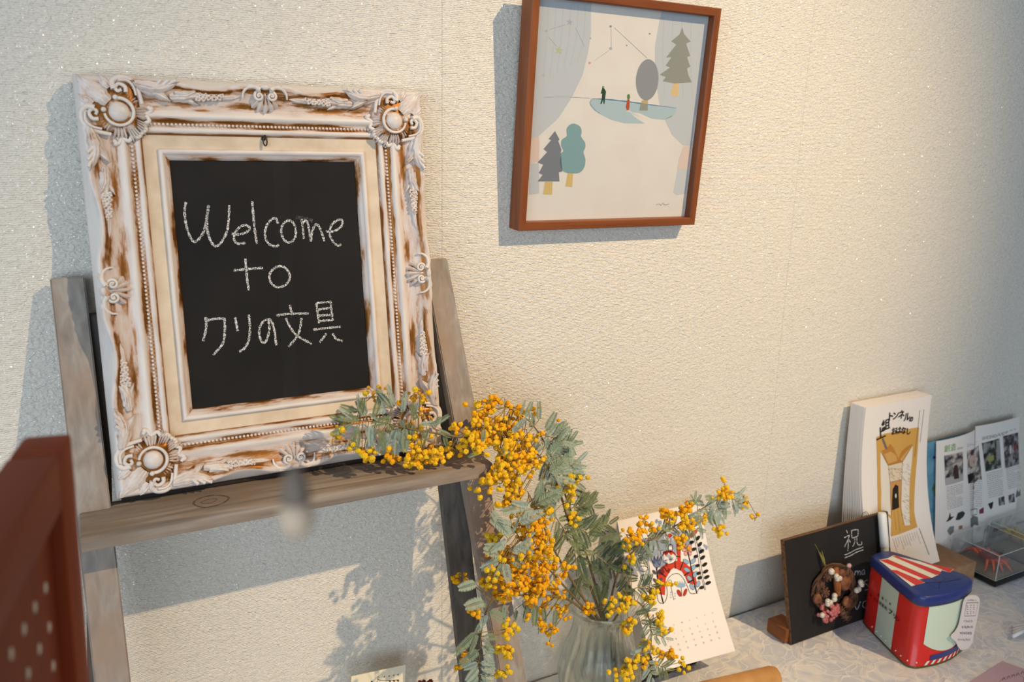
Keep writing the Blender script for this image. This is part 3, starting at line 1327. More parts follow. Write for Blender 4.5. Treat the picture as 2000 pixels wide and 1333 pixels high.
def centre_ornament():
    """a = along the rail about its middle, b = in from the outer edge"""
    q = MB()
    for s in (-1, 1):
        orn_tube(q, [(s * 0.0265, 0.0215), (s * 0.0255, 0.0150), (s * 0.0205, 0.0095), (s * 0.0120, 0.0085), (s * 0.0060, 0.0120)], (0.0010, 0.0034), (0.0240, 0.0290))
        orn_tube(q, [(s * p[0], p[1]) for p in spiral(0.0075, 0.0190, 0.0062, 0.0012, -110, 1.5)], (0.0020, 0.0012), (0.0255, 0.0280), 2)
        q.ell((s * 0.0075, 0.0190, 0.0265), 0.0018, sub=1)
        orn_leaf(q, (s * 0.0110, 0.0120), (s * 0.0050, 0.0290), 0.0036, 0.0200, 0.0045, 2, bend=0.12 * s)
        q.ell((s * 0.016, 0.0065, 0.0270), (0.006, 0.0022, 0.002), sub=2, at=0.6)
    orn_fan(q, (0, 0.0150), 35, 145, 0.003, 0.0235, 0.0200, 0.0075, 5)
    orn_leaf(q, (0, 0.0080), (0, 0.0380), 0.0042, 0.0205, 0.0045, 3)
    q.ell((0, 0.0085, 0.0275), (0.0065, 0.0035, 0.0030), sub=2, at=0.7)
    return q


def place_orn(src, fn, name, mat_, parent):
    q = MB()
    q.v = [fp(*fn(p)) for p in src.v]
    q.f, q.m, q.a = list(src.f), list(src.m), list(src.a)
    return q.build(name, mat_, parent, auto=60)


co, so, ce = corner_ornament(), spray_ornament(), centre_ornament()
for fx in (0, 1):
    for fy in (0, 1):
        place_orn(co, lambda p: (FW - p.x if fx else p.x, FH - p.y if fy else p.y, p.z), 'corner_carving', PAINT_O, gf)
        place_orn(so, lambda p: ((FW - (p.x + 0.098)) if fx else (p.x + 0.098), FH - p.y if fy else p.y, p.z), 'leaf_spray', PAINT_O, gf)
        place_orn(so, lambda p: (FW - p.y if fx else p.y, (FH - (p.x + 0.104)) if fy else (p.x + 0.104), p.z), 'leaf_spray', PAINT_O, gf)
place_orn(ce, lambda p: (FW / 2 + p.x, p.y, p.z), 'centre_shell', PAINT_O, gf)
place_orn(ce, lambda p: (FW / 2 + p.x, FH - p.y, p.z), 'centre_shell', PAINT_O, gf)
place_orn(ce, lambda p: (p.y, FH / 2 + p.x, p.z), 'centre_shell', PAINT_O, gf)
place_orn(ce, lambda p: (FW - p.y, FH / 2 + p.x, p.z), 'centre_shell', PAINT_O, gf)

# ================================================================== RED-BROWN WOODEN PANEL (near left)
pP0 = atY(140, 845, -0.60)
pd = Vector((-0.183, -0.983, 0)).normalized()      # from the far end towards the viewer
pn = Vector((0.983, -0.183, 0)).normalized()       # visible face looks right
pu = Vector((0.028, 0, 1)).normalized()
REDW = wood('red_brown_wood', rgb(138, 58, 30), rgb(154, 72, 40), along=2, scale=45, rough=0.6, bump=0.12, spec=0.12)
REDH = wood('red_brown_wood_rail', rgb(138, 58, 30), rgb(154, 72, 40), along=1, scale=45, rough=0.6, bump=0.12, spec=0.12)
ps = planar(pP0, pd, pu)
pan = thing('wooden_panel_screen', 'red-brown wooden panel with small pale oval dots at left edge', 'panel', (pP0.x - 0.05, pP0.y - 0.3, 0))
HTOP = pP0.z
PT = 0.024


def slab(u0, u1, v0, v1, w0, w1, m, name, parent, bev=0.002):
    c = pP0 + pd * (u0 + u1) / 2 + pu * (v0 + v1) / 2 + pn * (w0 + w1) / 2
    q = MB()
    q.box(c, (abs(u1 - u0), abs(v1 - v0), abs(w1 - w0)), Matrix((pd, pu, pn)).transposed(), bev=bev)
    return q.build(name, m, parent, auto=35)


us, vs_ = ps.uv(109, 1021)
u_st = max(0.02, ps.uv(116, 872)[0])
u_in = max(u_st + 0.001, ps.uv(124, 1000)[0])
v_in = ps.uv(110, 1020)[1]
slab(0, u_in, -HTOP + 0.01, 0, -PT, 0, REDW, 'stile', pan, 0.003)
slab(u_in, 0.62, v_in, 0, -PT, 0, REDH, 'top_rail', pan, 0.002)
slab(u_in - 0.002, 0.62, -HTOP + 0.06, v_in + 0.002, -PT + 0.003, -0.007, REDW, 'inset_panel', pan, 0.0)
DOT = mat('pale_dot', rgb(250, 236, 210), rough=0.5)  # stands in for holes; the lit wall seen through them is this colour
pin = planar(pP0 - pn * 0.007, pd, pu)
for i, (x, y) in enumerate([(88.7, 1149), (68, 1187), (46.8, 1230), (96, 1226), (76.6, 1268.5), (21.5, 1278), (103.8, 1301.7), (54.7, 1316.8)]):
    u, v = pin.uv(x, y)
    q = MB()
    q.ell(pin.pt(u, v, 0.0), (0.0024, 0.0032, 0.0008), sub=2, R=Matrix((pd, pu, pn)).transposed())
    q.build('oval_dot', DOT, pan)

# ================================================================== FRAMED PICTURE ON THE WALL
aT = 0.0793
aU = Vector((1, 0, 0))
aV = Vector((0, -math.sin(aT), math.cos(aT)))
aN = aU.cross(aV)
aO = Vector((0.5826, -0.0302, 1.5211))      # front lower left corner
AW, AH, ATH = 0.3351, 0.3368, 0.0300
Ra = Matrix((aU, aV, aN)).transposed()
art = thing('framed_picture', 'framed pastel picture of trees and a pond hanging on the wall', 'picture', tuple(aO - aN * ATH))
CH_H = wood('cherry_wood_across', rgb(114, 60, 30), rgb(140, 80, 44), along=0, scale=70, rough=0.42, bump=0.12)
CH_V = wood('cherry_wood_upright', rgb(114, 60, 30), rgb(140, 80, 44), along=2, scale=70, rough=0.42, bump=0.12)
fw = 0.0125


def ap(u, v, w):
    return aO + aU * u + aV * v + aN * w


def rail4(side, W, H, fwd, depth, P, inner):
    """mitred moulding, front at w = 0, going back"""
    q = MB()
    prof = [(0, -depth), (0, -0.0012), (0.0012, 0), (fwd - 0.0012, 0), (fwd, -0.0012), (fwd, -inner)]
    L = W if side in (0, 2) else H
    vs, fs = [], []
    for t in (0, 1):
        for s, w in prof:
            a = s + t * (L - 2 * s)
            if side == 0:
                p = P(a, s, w)
            elif side == 2:
                p = P(W - a, H - s, w)
            elif side == 1:
                p = P(W - s, a, w)
            else:
                p = P(s, H - a, w)
            vs.append(p)
    n = len(prof)
    for k in range(n - 1):
        fs.append((k, k + n, k + n + 1, k + 1))
    fs.append((n - 1, 2 * n - 1, n, 0))
    q.add(vs, fs)
    return q


for s in range(4):
    rail4(s, AW, AH, fw, ATH, ap, 0.016).build('frame_side', CH_H if s in (0, 2) else CH_V, art, smooth=False, auto=20)
BACKC = mat('backing_card', rgb(120, 96, 70), rough=0.9)
q = MB()
q.box(ap(AW / 2, AH / 2, -0.022), (AW - 0.006, AH - 0.006, 0.004), Ra)
q.build('backing_board', BACKC, art, smooth=False)
PAPER = mat('art_paper', rgb(226, 217, 210), rough=0.7, col2=rgb(230, 222, 214), nscale=25, bump=0.1, bscale=600, bdist=0.0003)
q = MB()
q.box(ap(AW / 2, AH / 2, -0.0150), (AW - 0.014, AH - 0.014, 0.001), Ra)
sheet = q.build('art_sheet', PAPER, art, smooth=False)

asf = planar(ap(0, 0, -0.0145), aU, aV)
ink = Ink(asf, T(1030, 20, 5.556), lift=0.00015, step=0.00005)
u_lo, u_hi, v_lo, v_hi = fw - 0.002, AW - fw + 0.002, fw - 0.002, AH - fw + 0.002


def clampuv(uv):
    return [(min(u_hi, max(u_lo, u)), min(v_hi, max(v_lo, v))) for u, v in uv]


def apoly(pts, col, layer=0, smooth=0, tr=None):
    old = ink.tr
    if tr:
        ink.tr = tr
    uv = ink.uvs(pts)
    ink.tr = old
    if smooth:
        uv = [(p.x, p.y) for p in cat([Vector((a, b, 0)) for a, b in uv], smooth, True)]
    ink.polyuv(clampuv(uv), col, layer)


G7 = T(1030, 20, 5.556)
G8 = T(1000, 220, 5.128)


def px7(p):
    return G7(*p)


def px8(p):
    return G8(*p)


ID = lambda x, y: (x, y)
CUR = (196, 198, 202)
CUR2 = (202, 204, 206)
# left curtain, its tie and its tail
apoly([px7(p) for p in [(120, -110), (700, -110), (690, 0), (690, 250), (660, 450), (600, 700), (480, 950), (340, 1167)]] + [px8(p) for p in [(430, 90), (340, 170), (270, 235), (190, 275), (170, 0)]], CUR, 0, tr=ID)
apoly([px8(p) for p in [(200, 255), (268, 240), (276, 300), (270, 490), (180, 505)]], (222, 198, 186), 1, tr=ID)
apoly([px8(p) for p in [(170, 510), (268, 505), (272, 640), (270, 810), (170, 825)]], CUR, 1, tr=ID)
# right curtain
apoly([px7(p) for p in [(1470, -110), (2010, -110), (1980, 150), (1830, 1167)]] + [px8(p) for p in [(1830, 0), (1800, 335), (1715, 330), (1600, 220), (1540, 90)]] +
      [px7(p) for p in [(1450, 1100), (1415, 900), (1385, 640), (1385, 400), (1410, 250), (1440, 90)]], CUR, 0, tr=ID)
apoly([px8(p) for p in [(1715, 340), (1800, 338), (1760, 570), (1658, 572), (1668, 480)]], (222, 200, 190), 1, tr=ID)
apoly([px8(p) for p in [(1658, 575), (1765, 572), (1745, 812), (1650, 828), (1615, 800)]], CUR2, 1, tr=ID)
for k in range(6):
    x = 190 + k * 80
    ink.stroke([(x + 40, -60), (x + 20, 300), (x - 20 - 6 * k, 760 - k * 40)], 0.0022, (190, 193, 198), 1)
for k in range(4):
    x = 1480 + k * 100
    ink.stroke([(x, 40 + k * 20), (x - 10, 500), (x + 10, 950)], 0.0022, (190, 193, 198), 1)
# pond
apoly([px7(p) for p in [(690, 962), (760, 958), (900, 972), (1070, 988), (1300, 1020), (1620, 1060), (1605, 1110), (1560, 1160)]] +
      [px8(p) for p in [(1640, 10), (1520, 72), (1400, 60), (1270, 0), (1180, 0), (1250, 60), (1330, 110), (1120, 106), (990, 70), (860, 0)]] +
      [px7(p) for p in [(760, 1110), (690, 1040), (676, 1000)]], (176, 194, 200), 1, tr=ID)
ink.stroke([(700, 962), (830, 966), (1070, 990), (1300, 1022), (1615, 1062)], 0.0022, (96, 132, 168), 2, taper=True)
ink.stroke([(700, 970), (680, 1010), (730, 1080), (800, 1130)], 0.0018, (130, 160, 182), 2, taper=True)
ink.stroke([(180, 945), (420, 942), (680, 955)], 0.0006, (150, 150, 150), 2)
apoly([px7(p) for p in [(1070, 1095), (1100, 1085), (1230, 1160)]] + [px8(p) for p in [(1230, 20), (1180, 0)]], (214, 214, 208), 3, tr=ID)
# trees
ink.ell(1300, 755, 122, 224, (148, 148, 152), 4, 3, 28)
ink.poly([(1244, 978), (1308, 978), (1304, 1090), (1214, 1088)], (196, 172, 126), 2)
ink.poly([(1228, 1010), (1306, 1015), (1304, 1090), (1214, 1088)], (150, 152, 140), 4)
ink.poly([(1680, 185), (1700, 260), (1770, 338), (1722, 362), (1765, 495), (1732, 508), (1765, 612), (1732, 632), (1745, 700), (1782, 782), (1600, 795), (1468, 770), (1502, 725),
          (1436, 700), (1545, 622), (1500, 600), (1562, 512), (1505, 512), (1615, 372), (1560, 336), (1650, 262)], (150, 150, 142), 3)
ink.poly([(1585, 796), (1645, 790), (1636, 940), (1550, 920)], (222, 190, 140), 2)
apoly([(430, 185), (475, 270), (462, 285), (495, 372), (488, 400), (503, 590), (468, 600), (475, 690), (255, 690), (306, 625), (268, 605), (312, 522), (255, 500), (352, 395), (315, 365), (392, 275), (365, 265)], (126, 128, 136), 3, tr=G8)
apoly([(330, 694), (406, 694), (400, 822), (312, 820)], (214, 184, 118), 2, tr=G8)
ink.tr = G8
ink.poly([(620, 110), (680, 140), (697, 195), (690, 240), (730, 300), (733, 350), (715, 400), (735, 470), (722, 550), (680, 600), (620, 610), (550, 604), (500, 575), (478, 500), (490, 410), (515, 385), (492, 330), (500, 270), (548, 235), (545, 170), (570, 128)], (132, 164, 168), 3, 3)
ink.poly([(560, 596), (613, 596), (602, 745), (534, 740)], (214, 184, 118), 2)
ink.stroke([(1440, 925), (1475, 915), (1490, 930), (1510, 908), (1530, 925), (1575, 915)], 0.0007, (120, 110, 110), 3)
ink.tr = G7
# skaters
ink.poly([(812, 845), (835, 850), (853, 885), (845, 935), (836, 1015), (825, 1018), (822, 970), (805, 1015), (790, 1018), (806, 960), (812, 905), (795, 905)], (44, 70, 52), 4)
ink.ell(822, 838, 12, 16, (110, 160, 100), 0, 4, 10)
ink.poly([(1085, 968), (1108, 970), (1108, 1040), (1100, 1085), (1078, 1085), (1066, 1050)], (190, 80, 44), 4)
ink.ell(1097, 940, 15, 32, (84, 130, 66), 0, 4, 12)
# stars and the lines between them
for a, b in (((240, 208), (415, 158)), ((225, 285), (320, 395)), ((520, 185), (620, 395)), ((908, 200), (910, 395)), ((945, 190), (1300, 520)), ((730, 545), (880, 440))):
    ink.stroke([a, b], 0.0006, (170, 164, 160), 2, 0)
for x, y, r, c in ((903, 175, 13, (150, 148, 152)), (903, 415, 17, (176, 182, 192)), (675, 572, 13, (214, 160, 140)), (1078, 382, 9, (170, 166, 160)), (1327, 255, 10, (160, 156, 156)), (205, 225, 13, (180, 180, 178)), (172, 703, 14, (186, 184, 180)), (684, 305, 9, (170, 172, 176))):
    ink.ell(x, y, r, r, c, 0, 2, 10)
for x, y, r, c in ((458, 130, 42, (178, 172, 186)), (343, 435, 52, (190, 190, 156))):
    ink.poly([(x + (r if k % 2 == 0 else r * 0.4) * math.sin(math.radians(36 * k + 8)), y - (r if k % 2 == 0 else r * 0.4) * math.cos(math.radians(36 * k + 8))) for k in range(10)], c, 2)
ink.build('picture_print', sheet)
q = MB()
q.box(ap(AW / 2, AH / 2, -0.0125), (AW - 0.016, AH - 0.016, 0.0012), Ra)
q.build('glass_pane', thin_glass('picture_glass', (0.97, 0.98, 0.98, 1), 0.8, 0.03), art, smooth=False)

# ================================================================== CALENDAR
DKW = wood('dark_stand_wood', rgb(52, 38, 30), rgb(74, 54, 42), along=0, scale=60, rough=0.5)
q = MB()
q.box((0.868, -0.066, TZ + 0.027), (0.150, 0.060, 0.052), bev=0.003)
stand = one(q, 'wooden_block_stand', DKW, 'dark brown wooden block under the tiger calendar', 'stand', (0.868, -0.066, TZ + 0.001), auto=40)

WPAPER = mat('white_card', rgb(240, 234, 228), rough=0.65)
calw = 0.187


cTL, cTR = atY(1206, 1020, -0.030), atY(1368, 985, -0.030)
cBL, cBR = atY(1283, 1315, -0.160), atY(1436, 1272, -0.152)
cTR.z = cTL.z
CL = 0.275


def calS(u, v):
    """v = 0 at the top edge, metres down the sheet; the lower half curls forward"""
    t, s = v / CL, u / calw
    p = cTL.lerp(cTR, s).lerp(cBL.lerp(cBR, s), t)
    p.y += 0.012 * math.sin(math.pi * t)
    return p


cal = thing('tiger_calendar', 'white tent calendar with a red tiger and flower drawing', 'calendar', (0.885, -0.09, TZ + 0.054))
q = MB()
nu, nv = 4, 14
vs, fs = [], []
for i in range(nv + 1):
    for j in range(nu + 1):
        vs.append(calS(calw * j / nu, 0.275 * i / nv))
for i in range(nv):
    for j in range(nu):
        a = i * (nu + 1) + j
        fs.append((a, a + nu + 1, a + nu + 2, a + 1))
q.add(vs, fs)
n0 = len(q.v)
back = [p + Vector((0, 0.0009, 0.0004)) for p in q.v]
q.add(back, [tuple(reversed(f)) for f in fs])
page = q.build('calendar_page', WPAPER, cal)
q = MB()
tl, tr_ = calS(0, 0), calS(calw, 0)
q.add([tl + Vector((0, 0.001, 0)), tr_ + Vector((0, 0.001, 0)), Vector((tr_.x, -0.008, TZ + 0.056)), Vector((tl.x, -0.008, TZ + 0.056)),
       tl + Vector((0, 0.0025, 0)), tr_ + Vector((0, 0.0025, 0)), Vector((tr_.x, -0.0065, TZ + 0.056)), Vector((tl.x, -0.0065, TZ + 0.056))],
      [(0, 1, 2, 3), (7, 6, 5, 4), (0, 4, 5, 1), (2, 6, 7, 3), (1, 5, 6, 2), (0, 3, 7, 4)])
q.build('back_leaf', WPAPER, cal, smooth=False)
q = MB()
q.box((0.868, -0.050, TZ + 0.0555), (0.130, 0.085, 0.0015))
q.build('base_leaf', WPAPER, cal, smooth=False)
csf = Surf(calS)
csf_n = csf.nor


def cnor(u, v):
    n = csf_n(u, v)
    return n if n.y < 0 else -n


csf.nor = cnor
ink = Ink(csf, T(1190, 970, 3.673), lift=0.0004, step=0.0001)
RED, BLK, BLU, PNK = (206, 66, 46), (40, 34, 34), (150, 178, 206), (222, 160, 150)
LW = 0.0011
# tiger body: an arch with stripes, head and tail
ink.poly([(345, 700), (352, 640), (345, 575), (365, 520), (410, 480), (470, 462), (530, 470), (580, 510), (615, 560), (630, 640), (560, 620), (545, 580), (520, 540), (465, 512), (440, 530), (405, 590), (400, 660), (398, 710)], RED, 1)
for a, b in (((366, 548), (402, 578)), ((390, 508), (414, 540)), ((470, 466), (472, 520)), ((528, 472), (506, 530)), ((535, 570), (572, 545)), ((562, 622), (600, 600))):
    ink.stroke([a, b], 0.0026, BLK, 2, 0)
ink.stroke([(340, 700), (350, 750), (370, 768), (400, 755), (415, 700), (410, 620), (440, 570), (490, 555), (530, 590), (560, 650), (580, 695), (620, 695), (645, 660)], LW, BLK, 3)
ink.poly([(478, 290), (512, 300), (512, 470), (488, 470)], RED, 1)
for y in (330, 380, 430):
    ink.stroke([(480, y), (510, y + 6)], 0.002, BLK, 2, 0)
ink.ell(427, 440, 52, 46, (236, 228, 222), 0, 2, 22)
ink.ring(427, 440, 52, 46, LW, BLK, 0, 4)
ink.poly([(378, 432), (385, 400), (410, 388), (445, 388), (470, 405), (474, 428), (455, 412), (440, 425), (425, 405), (405, 425), (392, 415)], RED, 3)
ink.ring(438, 372, 16, 28, LW * 1.5, BLK, 0, 4)
ink.stroke([(372, 420), (366, 395), (385, 385)], LW, BLK, 4)
for x, y in ((408, 455), (432, 448)):
    ink.stroke([(x - 9, y), (x, y + 5), (x + 9, y)], LW, BLK, 4)
for a, b in (((438, 455), (458, 440)), ((440, 458), (462, 452)), ((410, 462), (392, 462))):
    ink.stroke([a, b], LW * 0.6, BLK, 4, 0)
# stems and leaves, right
ink.stroke([(620, 290), (648, 430), (668, 560), (690, 672)], LW, BLK, 3)
ink.stroke([(606, 292), (634, 430), (655, 560), (684, 674)], LW, BLK, 3)
for i, (x, y) in enumerate(((590, 330), (606, 380), (620, 432), (632, 498), (640, 553), (648, 585), (662, 655))):
    ink.ell(x, y, 18, 12, BLK, -18, 3, 14)
for i, (x, y) in enumerate(((634, 300), (648, 345), (660, 395), (668, 440), (683, 490), (690, 540), (698, 580), (708, 622))):
    ink.ell(x, y, 22, 12, BLK, -52 + i * 4, 3, 14)
# flower with blue leaves
ink.stroke([(562, 400), (580, 480), (600, 590), (628, 700)], 0.0030, BLK, 3)
for a in range(0, 360, 60):
    ink.ell(562 + 22 * math.cos(math.radians(a)), 385 + 26 * math.sin(math.radians(a)), 14, 20, PNK, a + 90, 2, 12)
    ink.ring(562 + 22 * math.cos(math.radians(a)), 385 + 26 * math.sin(math.radians(a)), 14, 20, LW * 0.6, BLK, a + 90, 3)
for x, y, an in ((548, 468, 35), (600, 465, -40), (556, 528, 30), (602, 512, -50), (574, 590, 50), (615, 560, -60), (592, 650, 60), (636, 630, -70)):
    ink.ell(x, y, 24, 14, BLU, an, 2, 14)
    ink.ring(x, y, 24, 14, LW * 0.6, BLK, an, 3)
# tulip, left
ink.stroke([(338, 510), (346, 590), (365, 680), (388, 772)], 0.0030, BLK, 3)
ink.poly([(296, 430), (312, 470), (322, 425), (335, 465), (350, 420), (352, 465), (370, 430), (368, 480), (345, 515), (318, 500)], (120, 130, 160), 2)
ink.loop([(296, 430), (312, 470), (322, 425), (335, 465), (350, 420), (352, 465), (370, 430), (368, 480), (345, 515), (318, 500)], LW, BLK, 3, 2)
for x, y, an in ((322, 545, 50), (356, 540, -60), (326, 605, 50), (366, 600, -60)):
    ink.ell(x, y, 20, 11, (90, 78, 86), an, 2, 12)
for a in (((264, 390), (282, 560), (292, 640)), ((274, 390), (292, 560), (302, 640))):
    ink.stroke(a, LW, BLK, 3)
for x, y in ((240, 462), (244, 520), (252, 582), (256, 645)):
    ink.ring(x, y, 32, 20, LW, BLK, 0, 3)
ink.stroke([(300, 340), (318, 365), (312, 400), (288, 412)], LW, BLK, 3)
# small plants under the arch
ink.ell(512, 640, 34, 16, BLU, 0, 2, 16)
for x in (490, 505, 520, 536):
    ink.poly([(x - 8, 640), (x + 8, 640), (x + 2, 606)], BLU, 2)
ink.stroke([(515, 655), (520, 720)], LW, BLK, 2)
ink.ell(500, 695, 14, 28, (176, 60, 44), -25, 2, 14)
ink.ell(543, 690, 12, 30, (176, 60, 44), 20, 2, 14)
ink.ring(434, 618, 12, 18, LW * 0.7, BLK, 0, 2)
ink.stroke([(440, 640), (452, 700), (462, 745)], LW, BLK, 2)
for k in range(6):
    ink.ell(440 + (k % 2) * 30, 690 + k * 9, 5, 5, (150, 178, 206), 0, 2, 8)
ink.poly([(566, 300), (578, 270), (605, 245), (635, 230), (628, 262), (600, 295)], RED, 2)
ink.poly([(415, 285), (425, 268), (445, 270), (450, 285), (430, 300)], RED, 2)
for x in (412, 424, 440):
    ink.stroke([(x, 300), (x - 2, 360)], LW * 0.5, BLK, 2, 0)
# dates
GRY = (150, 146, 150)
days = ['M', 'T', 'W', 'T', 'F', 'S', 'S']
rows = [['', '1', '2', '3', '4', '5', '6'], ['7', '8', '9', '10', '11', '12', '13'], ['14', '15', '16', '17', '18', '19', '20'], ['21', '22', '23', '24', '25', '26', '27'], ['28', '', '', '', '', '', '']]
for c in range(7):
    bx, by = 400 + c * 56, 935 - c * 17
    ink.text(days[c], bx, by, 0.0042, GRY, 1, ang=0)
    for r_ in range(5):
        if rows[r_][c]:
            ink.text(rows[r_][c], bx + r_ * 13 + 4, by + 60 + r_ * 40, 0.0042, GRY, 1)
# un-mirror v (v runs down the sheet)
ink.build('calendar_print', page)

# ================================================================== SMALL CHALKBOARD WITH WREATH
bdO = Vector((1.1444, -0.132, TZ + 0.001))
bL = math.radians(13)
bU = Vector((1, 0.0, 0))
bV = Vector((0, math.sin(bL), math.cos(bL)))
bN = bU.cross(bV)
BW, BH = 0.296, 0.204
Rb = Matrix((bU, bV, bN)).transposed()


def bp_(u, v, w=0.0):
    return bdO + bU * u + bV * v + bN * w


sb = thing('small_chalkboard', 'small black chalkboard with a celebratory character, standing on a wooden foot', 'chalkboard', (1.29, -0.10, TZ))
BLKB = mat('board_black', rgb(24, 22, 22), rough=0.6, col2=rgb(32, 29, 28), nscale=12)
EDGE = wood('plywood_edge', rgb(58, 40, 28), rgb(128, 92, 60), along=0, scale=160, rough=0.6)
q = MB()
q.box(bp_(BW / 2, BH / 2, -0.0045), (BW, BH, 0.009), Rb, bev=0.0008)
q.build('plywood_core', EDGE, sb, auto=30)
q = MB()
q.box(bp_(BW / 2, BH / 2, 0.0004), (BW - 0.002, BH - 0.002, 0.0008), Rb)
face = q.build('black_face', BLKB, sb, smooth=False)
BRW = wood('foot_wood', rgb(110, 62, 28), rgb(142, 84, 42), along=1, scale=60, rough=0.5)
for ux in (0.0, BW - 0.040):
    q = MB()
    a0 = Vector((1.134 + ux, 0, 0))
    q.box((1.1545 + ux, -0.099, TZ + 0.0155), (0.038, 0.048, 0.028), bev=0.002)
    q.build('foot', BRW, sb, auto=30)
bsf = planar(bp_(0, 0, 0.0008), bU, bV)
ink = Ink(bsf, T(1500, 980, 4.442), lift=0.0002)
C3 = chalk_material('board_chalk', rgb(214, 214, 216), 0.1)
ST2 = [
    [(680, 250), (690, 275)], [(660, 315), (690, 300), (712, 292)], [(706, 295), (690, 340), (662, 395)], [(692, 330), (696, 380), (692, 430)], [(700, 330), (714, 355)],
    [(722, 255), (726, 300), (732, 320)], [(722, 255), (752, 246), (780, 245)], [(780, 245), (782, 275), (778, 300)], [(732, 318), (760, 308), (780, 300)],
    [(752, 318), (752, 355), (735, 390)], [(770, 312), (772, 355), (785, 378), (812, 372), (812, 350)],
    [(665, 465), (700, 452), (760, 420), (825, 396)], [(665, 490), (720, 468), (770, 440), (826, 420)],
    [(757, 600), (752, 640)], [(757, 618), (772, 602), (780, 620), (779, 642)], [(780, 618), (794, 602), (802, 620), (800, 640)],
    [(836, 590), (816, 605), (816, 632), (832, 628), (838, 600), (838, 638)],
    [(778, 728), (800, 722)], [(866, 682), (842, 690), (840, 712), (860, 725), (872, 745), (862, 765), (838, 770)],
    [(748, 875), (770, 940), (802, 870)], [(862, 862), (830, 872), (820, 905), (840, 925), (860, 915)],
]
for (i0, i1) in ((0, 11), (11, 13), (13, 17), (17, 19), (19, 21)):
    ink = Ink(bsf, T(1500, 980, 4.442), lift=0.0002)
    for st in ST2[i0:i1]:
        ink.stroke(st, 0.0021, C3, smooth=4)
    ink.build('chalk_line', face)

# marker pen clipped in a wire holder at the right end
mk = thing('marker_pen', 'white marker pen held upright on the small chalkboard', 'pen', tuple(bp_(0.255, 0.10, 0.014)))
mu, mv = bsf.uv(1718, 1090)
mu2, mv2 = bsf.uv(1711, 1001)
PENW = mat('pen_white', rgb(232, 232, 226), rough=0.35)
pa, pb_ = bp_(mu + 0.004, mv - 0.055, 0.012), bp_(mu2 + 0.004, mv2, 0.012)
dirp = (pb_ - pa)
q = MB()
q.tube([pa, pa + dirp * 0.05, pa + dirp * 0.52], [0.0072, 0.0078, 0.0078], 20)
q.build('barrel', PENW, mk, auto=40)
q = MB()
q.tube([pa + dirp * 0.52, pa + dirp * 0.53, pa + dirp * 0.97, pa + dirp], [0.0078, 0.0088, 0.0086, 0.0074], 20)
q.build('cap', mat('pen_cap', rgb(238, 238, 232), rough=0.3), mk, auto=40)
hold = thing('pen_wire_holder', 'black wire ring holding the marker on the small chalkboard', 'holder', tuple(bp_(mu, mv - 0.03, 0.001)))
WIRE = mat('black_wire', rgb(26, 26, 28), rough=0.4, metal=0.3)
q = MB()
dn = dirp.normalized()
e1 = bU
e2 = dn.cross(e1).normalized()
rc = pa + dirp * 0.45
q.tube([rc + (e1 * math.cos(a) + e2 * math.sin(a)) * 0.0125 for a in [2 * math.pi * k / 24 for k in range(25)]], 0.0010, 6)
q.build('upper_ring', WIRE, hold)
q = MB()
q.tube(cat([rc + e1 * 0.0125, rc + e1 * 0.0125 - dn * 0.03, rc - dn * 0.052 + e1 * 0.004, rc - dn * 0.05 - e1 * 0.012, rc - e1 * 0.0125], 6), 0.0010, 6)
q.build('wire_loop', WIRE, hold)
q = MB()
lp = bp_(*bsf.uv(1692, 1010), -0.004)
q.tube(cat([lp + bU * a + bV * b for a, b in ((-0.010, -0.003), (-0.006, 0.006), (0.002, 0.008), (0.006, 0.001), (-0.001, 0.002), (0.004, 0.009), (0.011, 0.004), (0.012, -0.003))], 5), 0.0005, 6)
q.build('wire_curl', WIRE, hold)

# ---- wreath
wr = thing('mini_wreath', 'small dried wreath with cinnamon, white berries and pink berries on chalkboard', 'wreath', tuple(bp_(0.09, 0.06, 0.002)))
WT = T(1500, 980, 4.442)


def wp(x, y, w):
    u, v = bsf.uv(*WT(x, y))
    return bp_(u, v, w)


TWIG = wood('twig_brown', rgb(66, 46, 34), rgb(110, 78, 54), along=0, scale=80, rough=0.8)
cx, cy = 560, 760
for k in range(13):
    q = MB()
    r = random.Random(k)
    pts = []
    for i in range(26):
        a = 2 * math.pi * i / 25 + k * 0.9
        rr = 1.0 + 0.07 * math.sin(3 * a + k * 2) + 0.16 * ((k % 7) - 3) / 3
        pts.append(wp(cx + 160 * rr * math.cos(a), cy + 185 * rr * math.sin(a), 0.007 + 0.004 * math.sin(4 * a + k)))
    q.tube(pts, 0.0021, 6)
    q.build('vine_twig', TWIG, wr)
CIN = wood('cinnamon', rgb(120, 66, 34), rgb(158, 96, 52), along=2, scale=70, rough=0.7)
for (a, b) in (((540, 560), (552, 760)), ((562, 690), (556, 800))):
    q = MB()
    q.tube([wp(a[0], a[1], 0.014), wp(b[0], b[1], 0.014)], 0.0058, 14)
    q.build('cinnamon_stick', CIN, wr)
CONE = mat('pine_cone', rgb(74, 48, 36), rough=0.8, col2=rgb(120, 84, 62), nscale=160)
CONE2 = mat('seed_pod', rgb(92, 52, 34), rough=0.6, col2=rgb(140, 88, 56), nscale=90)


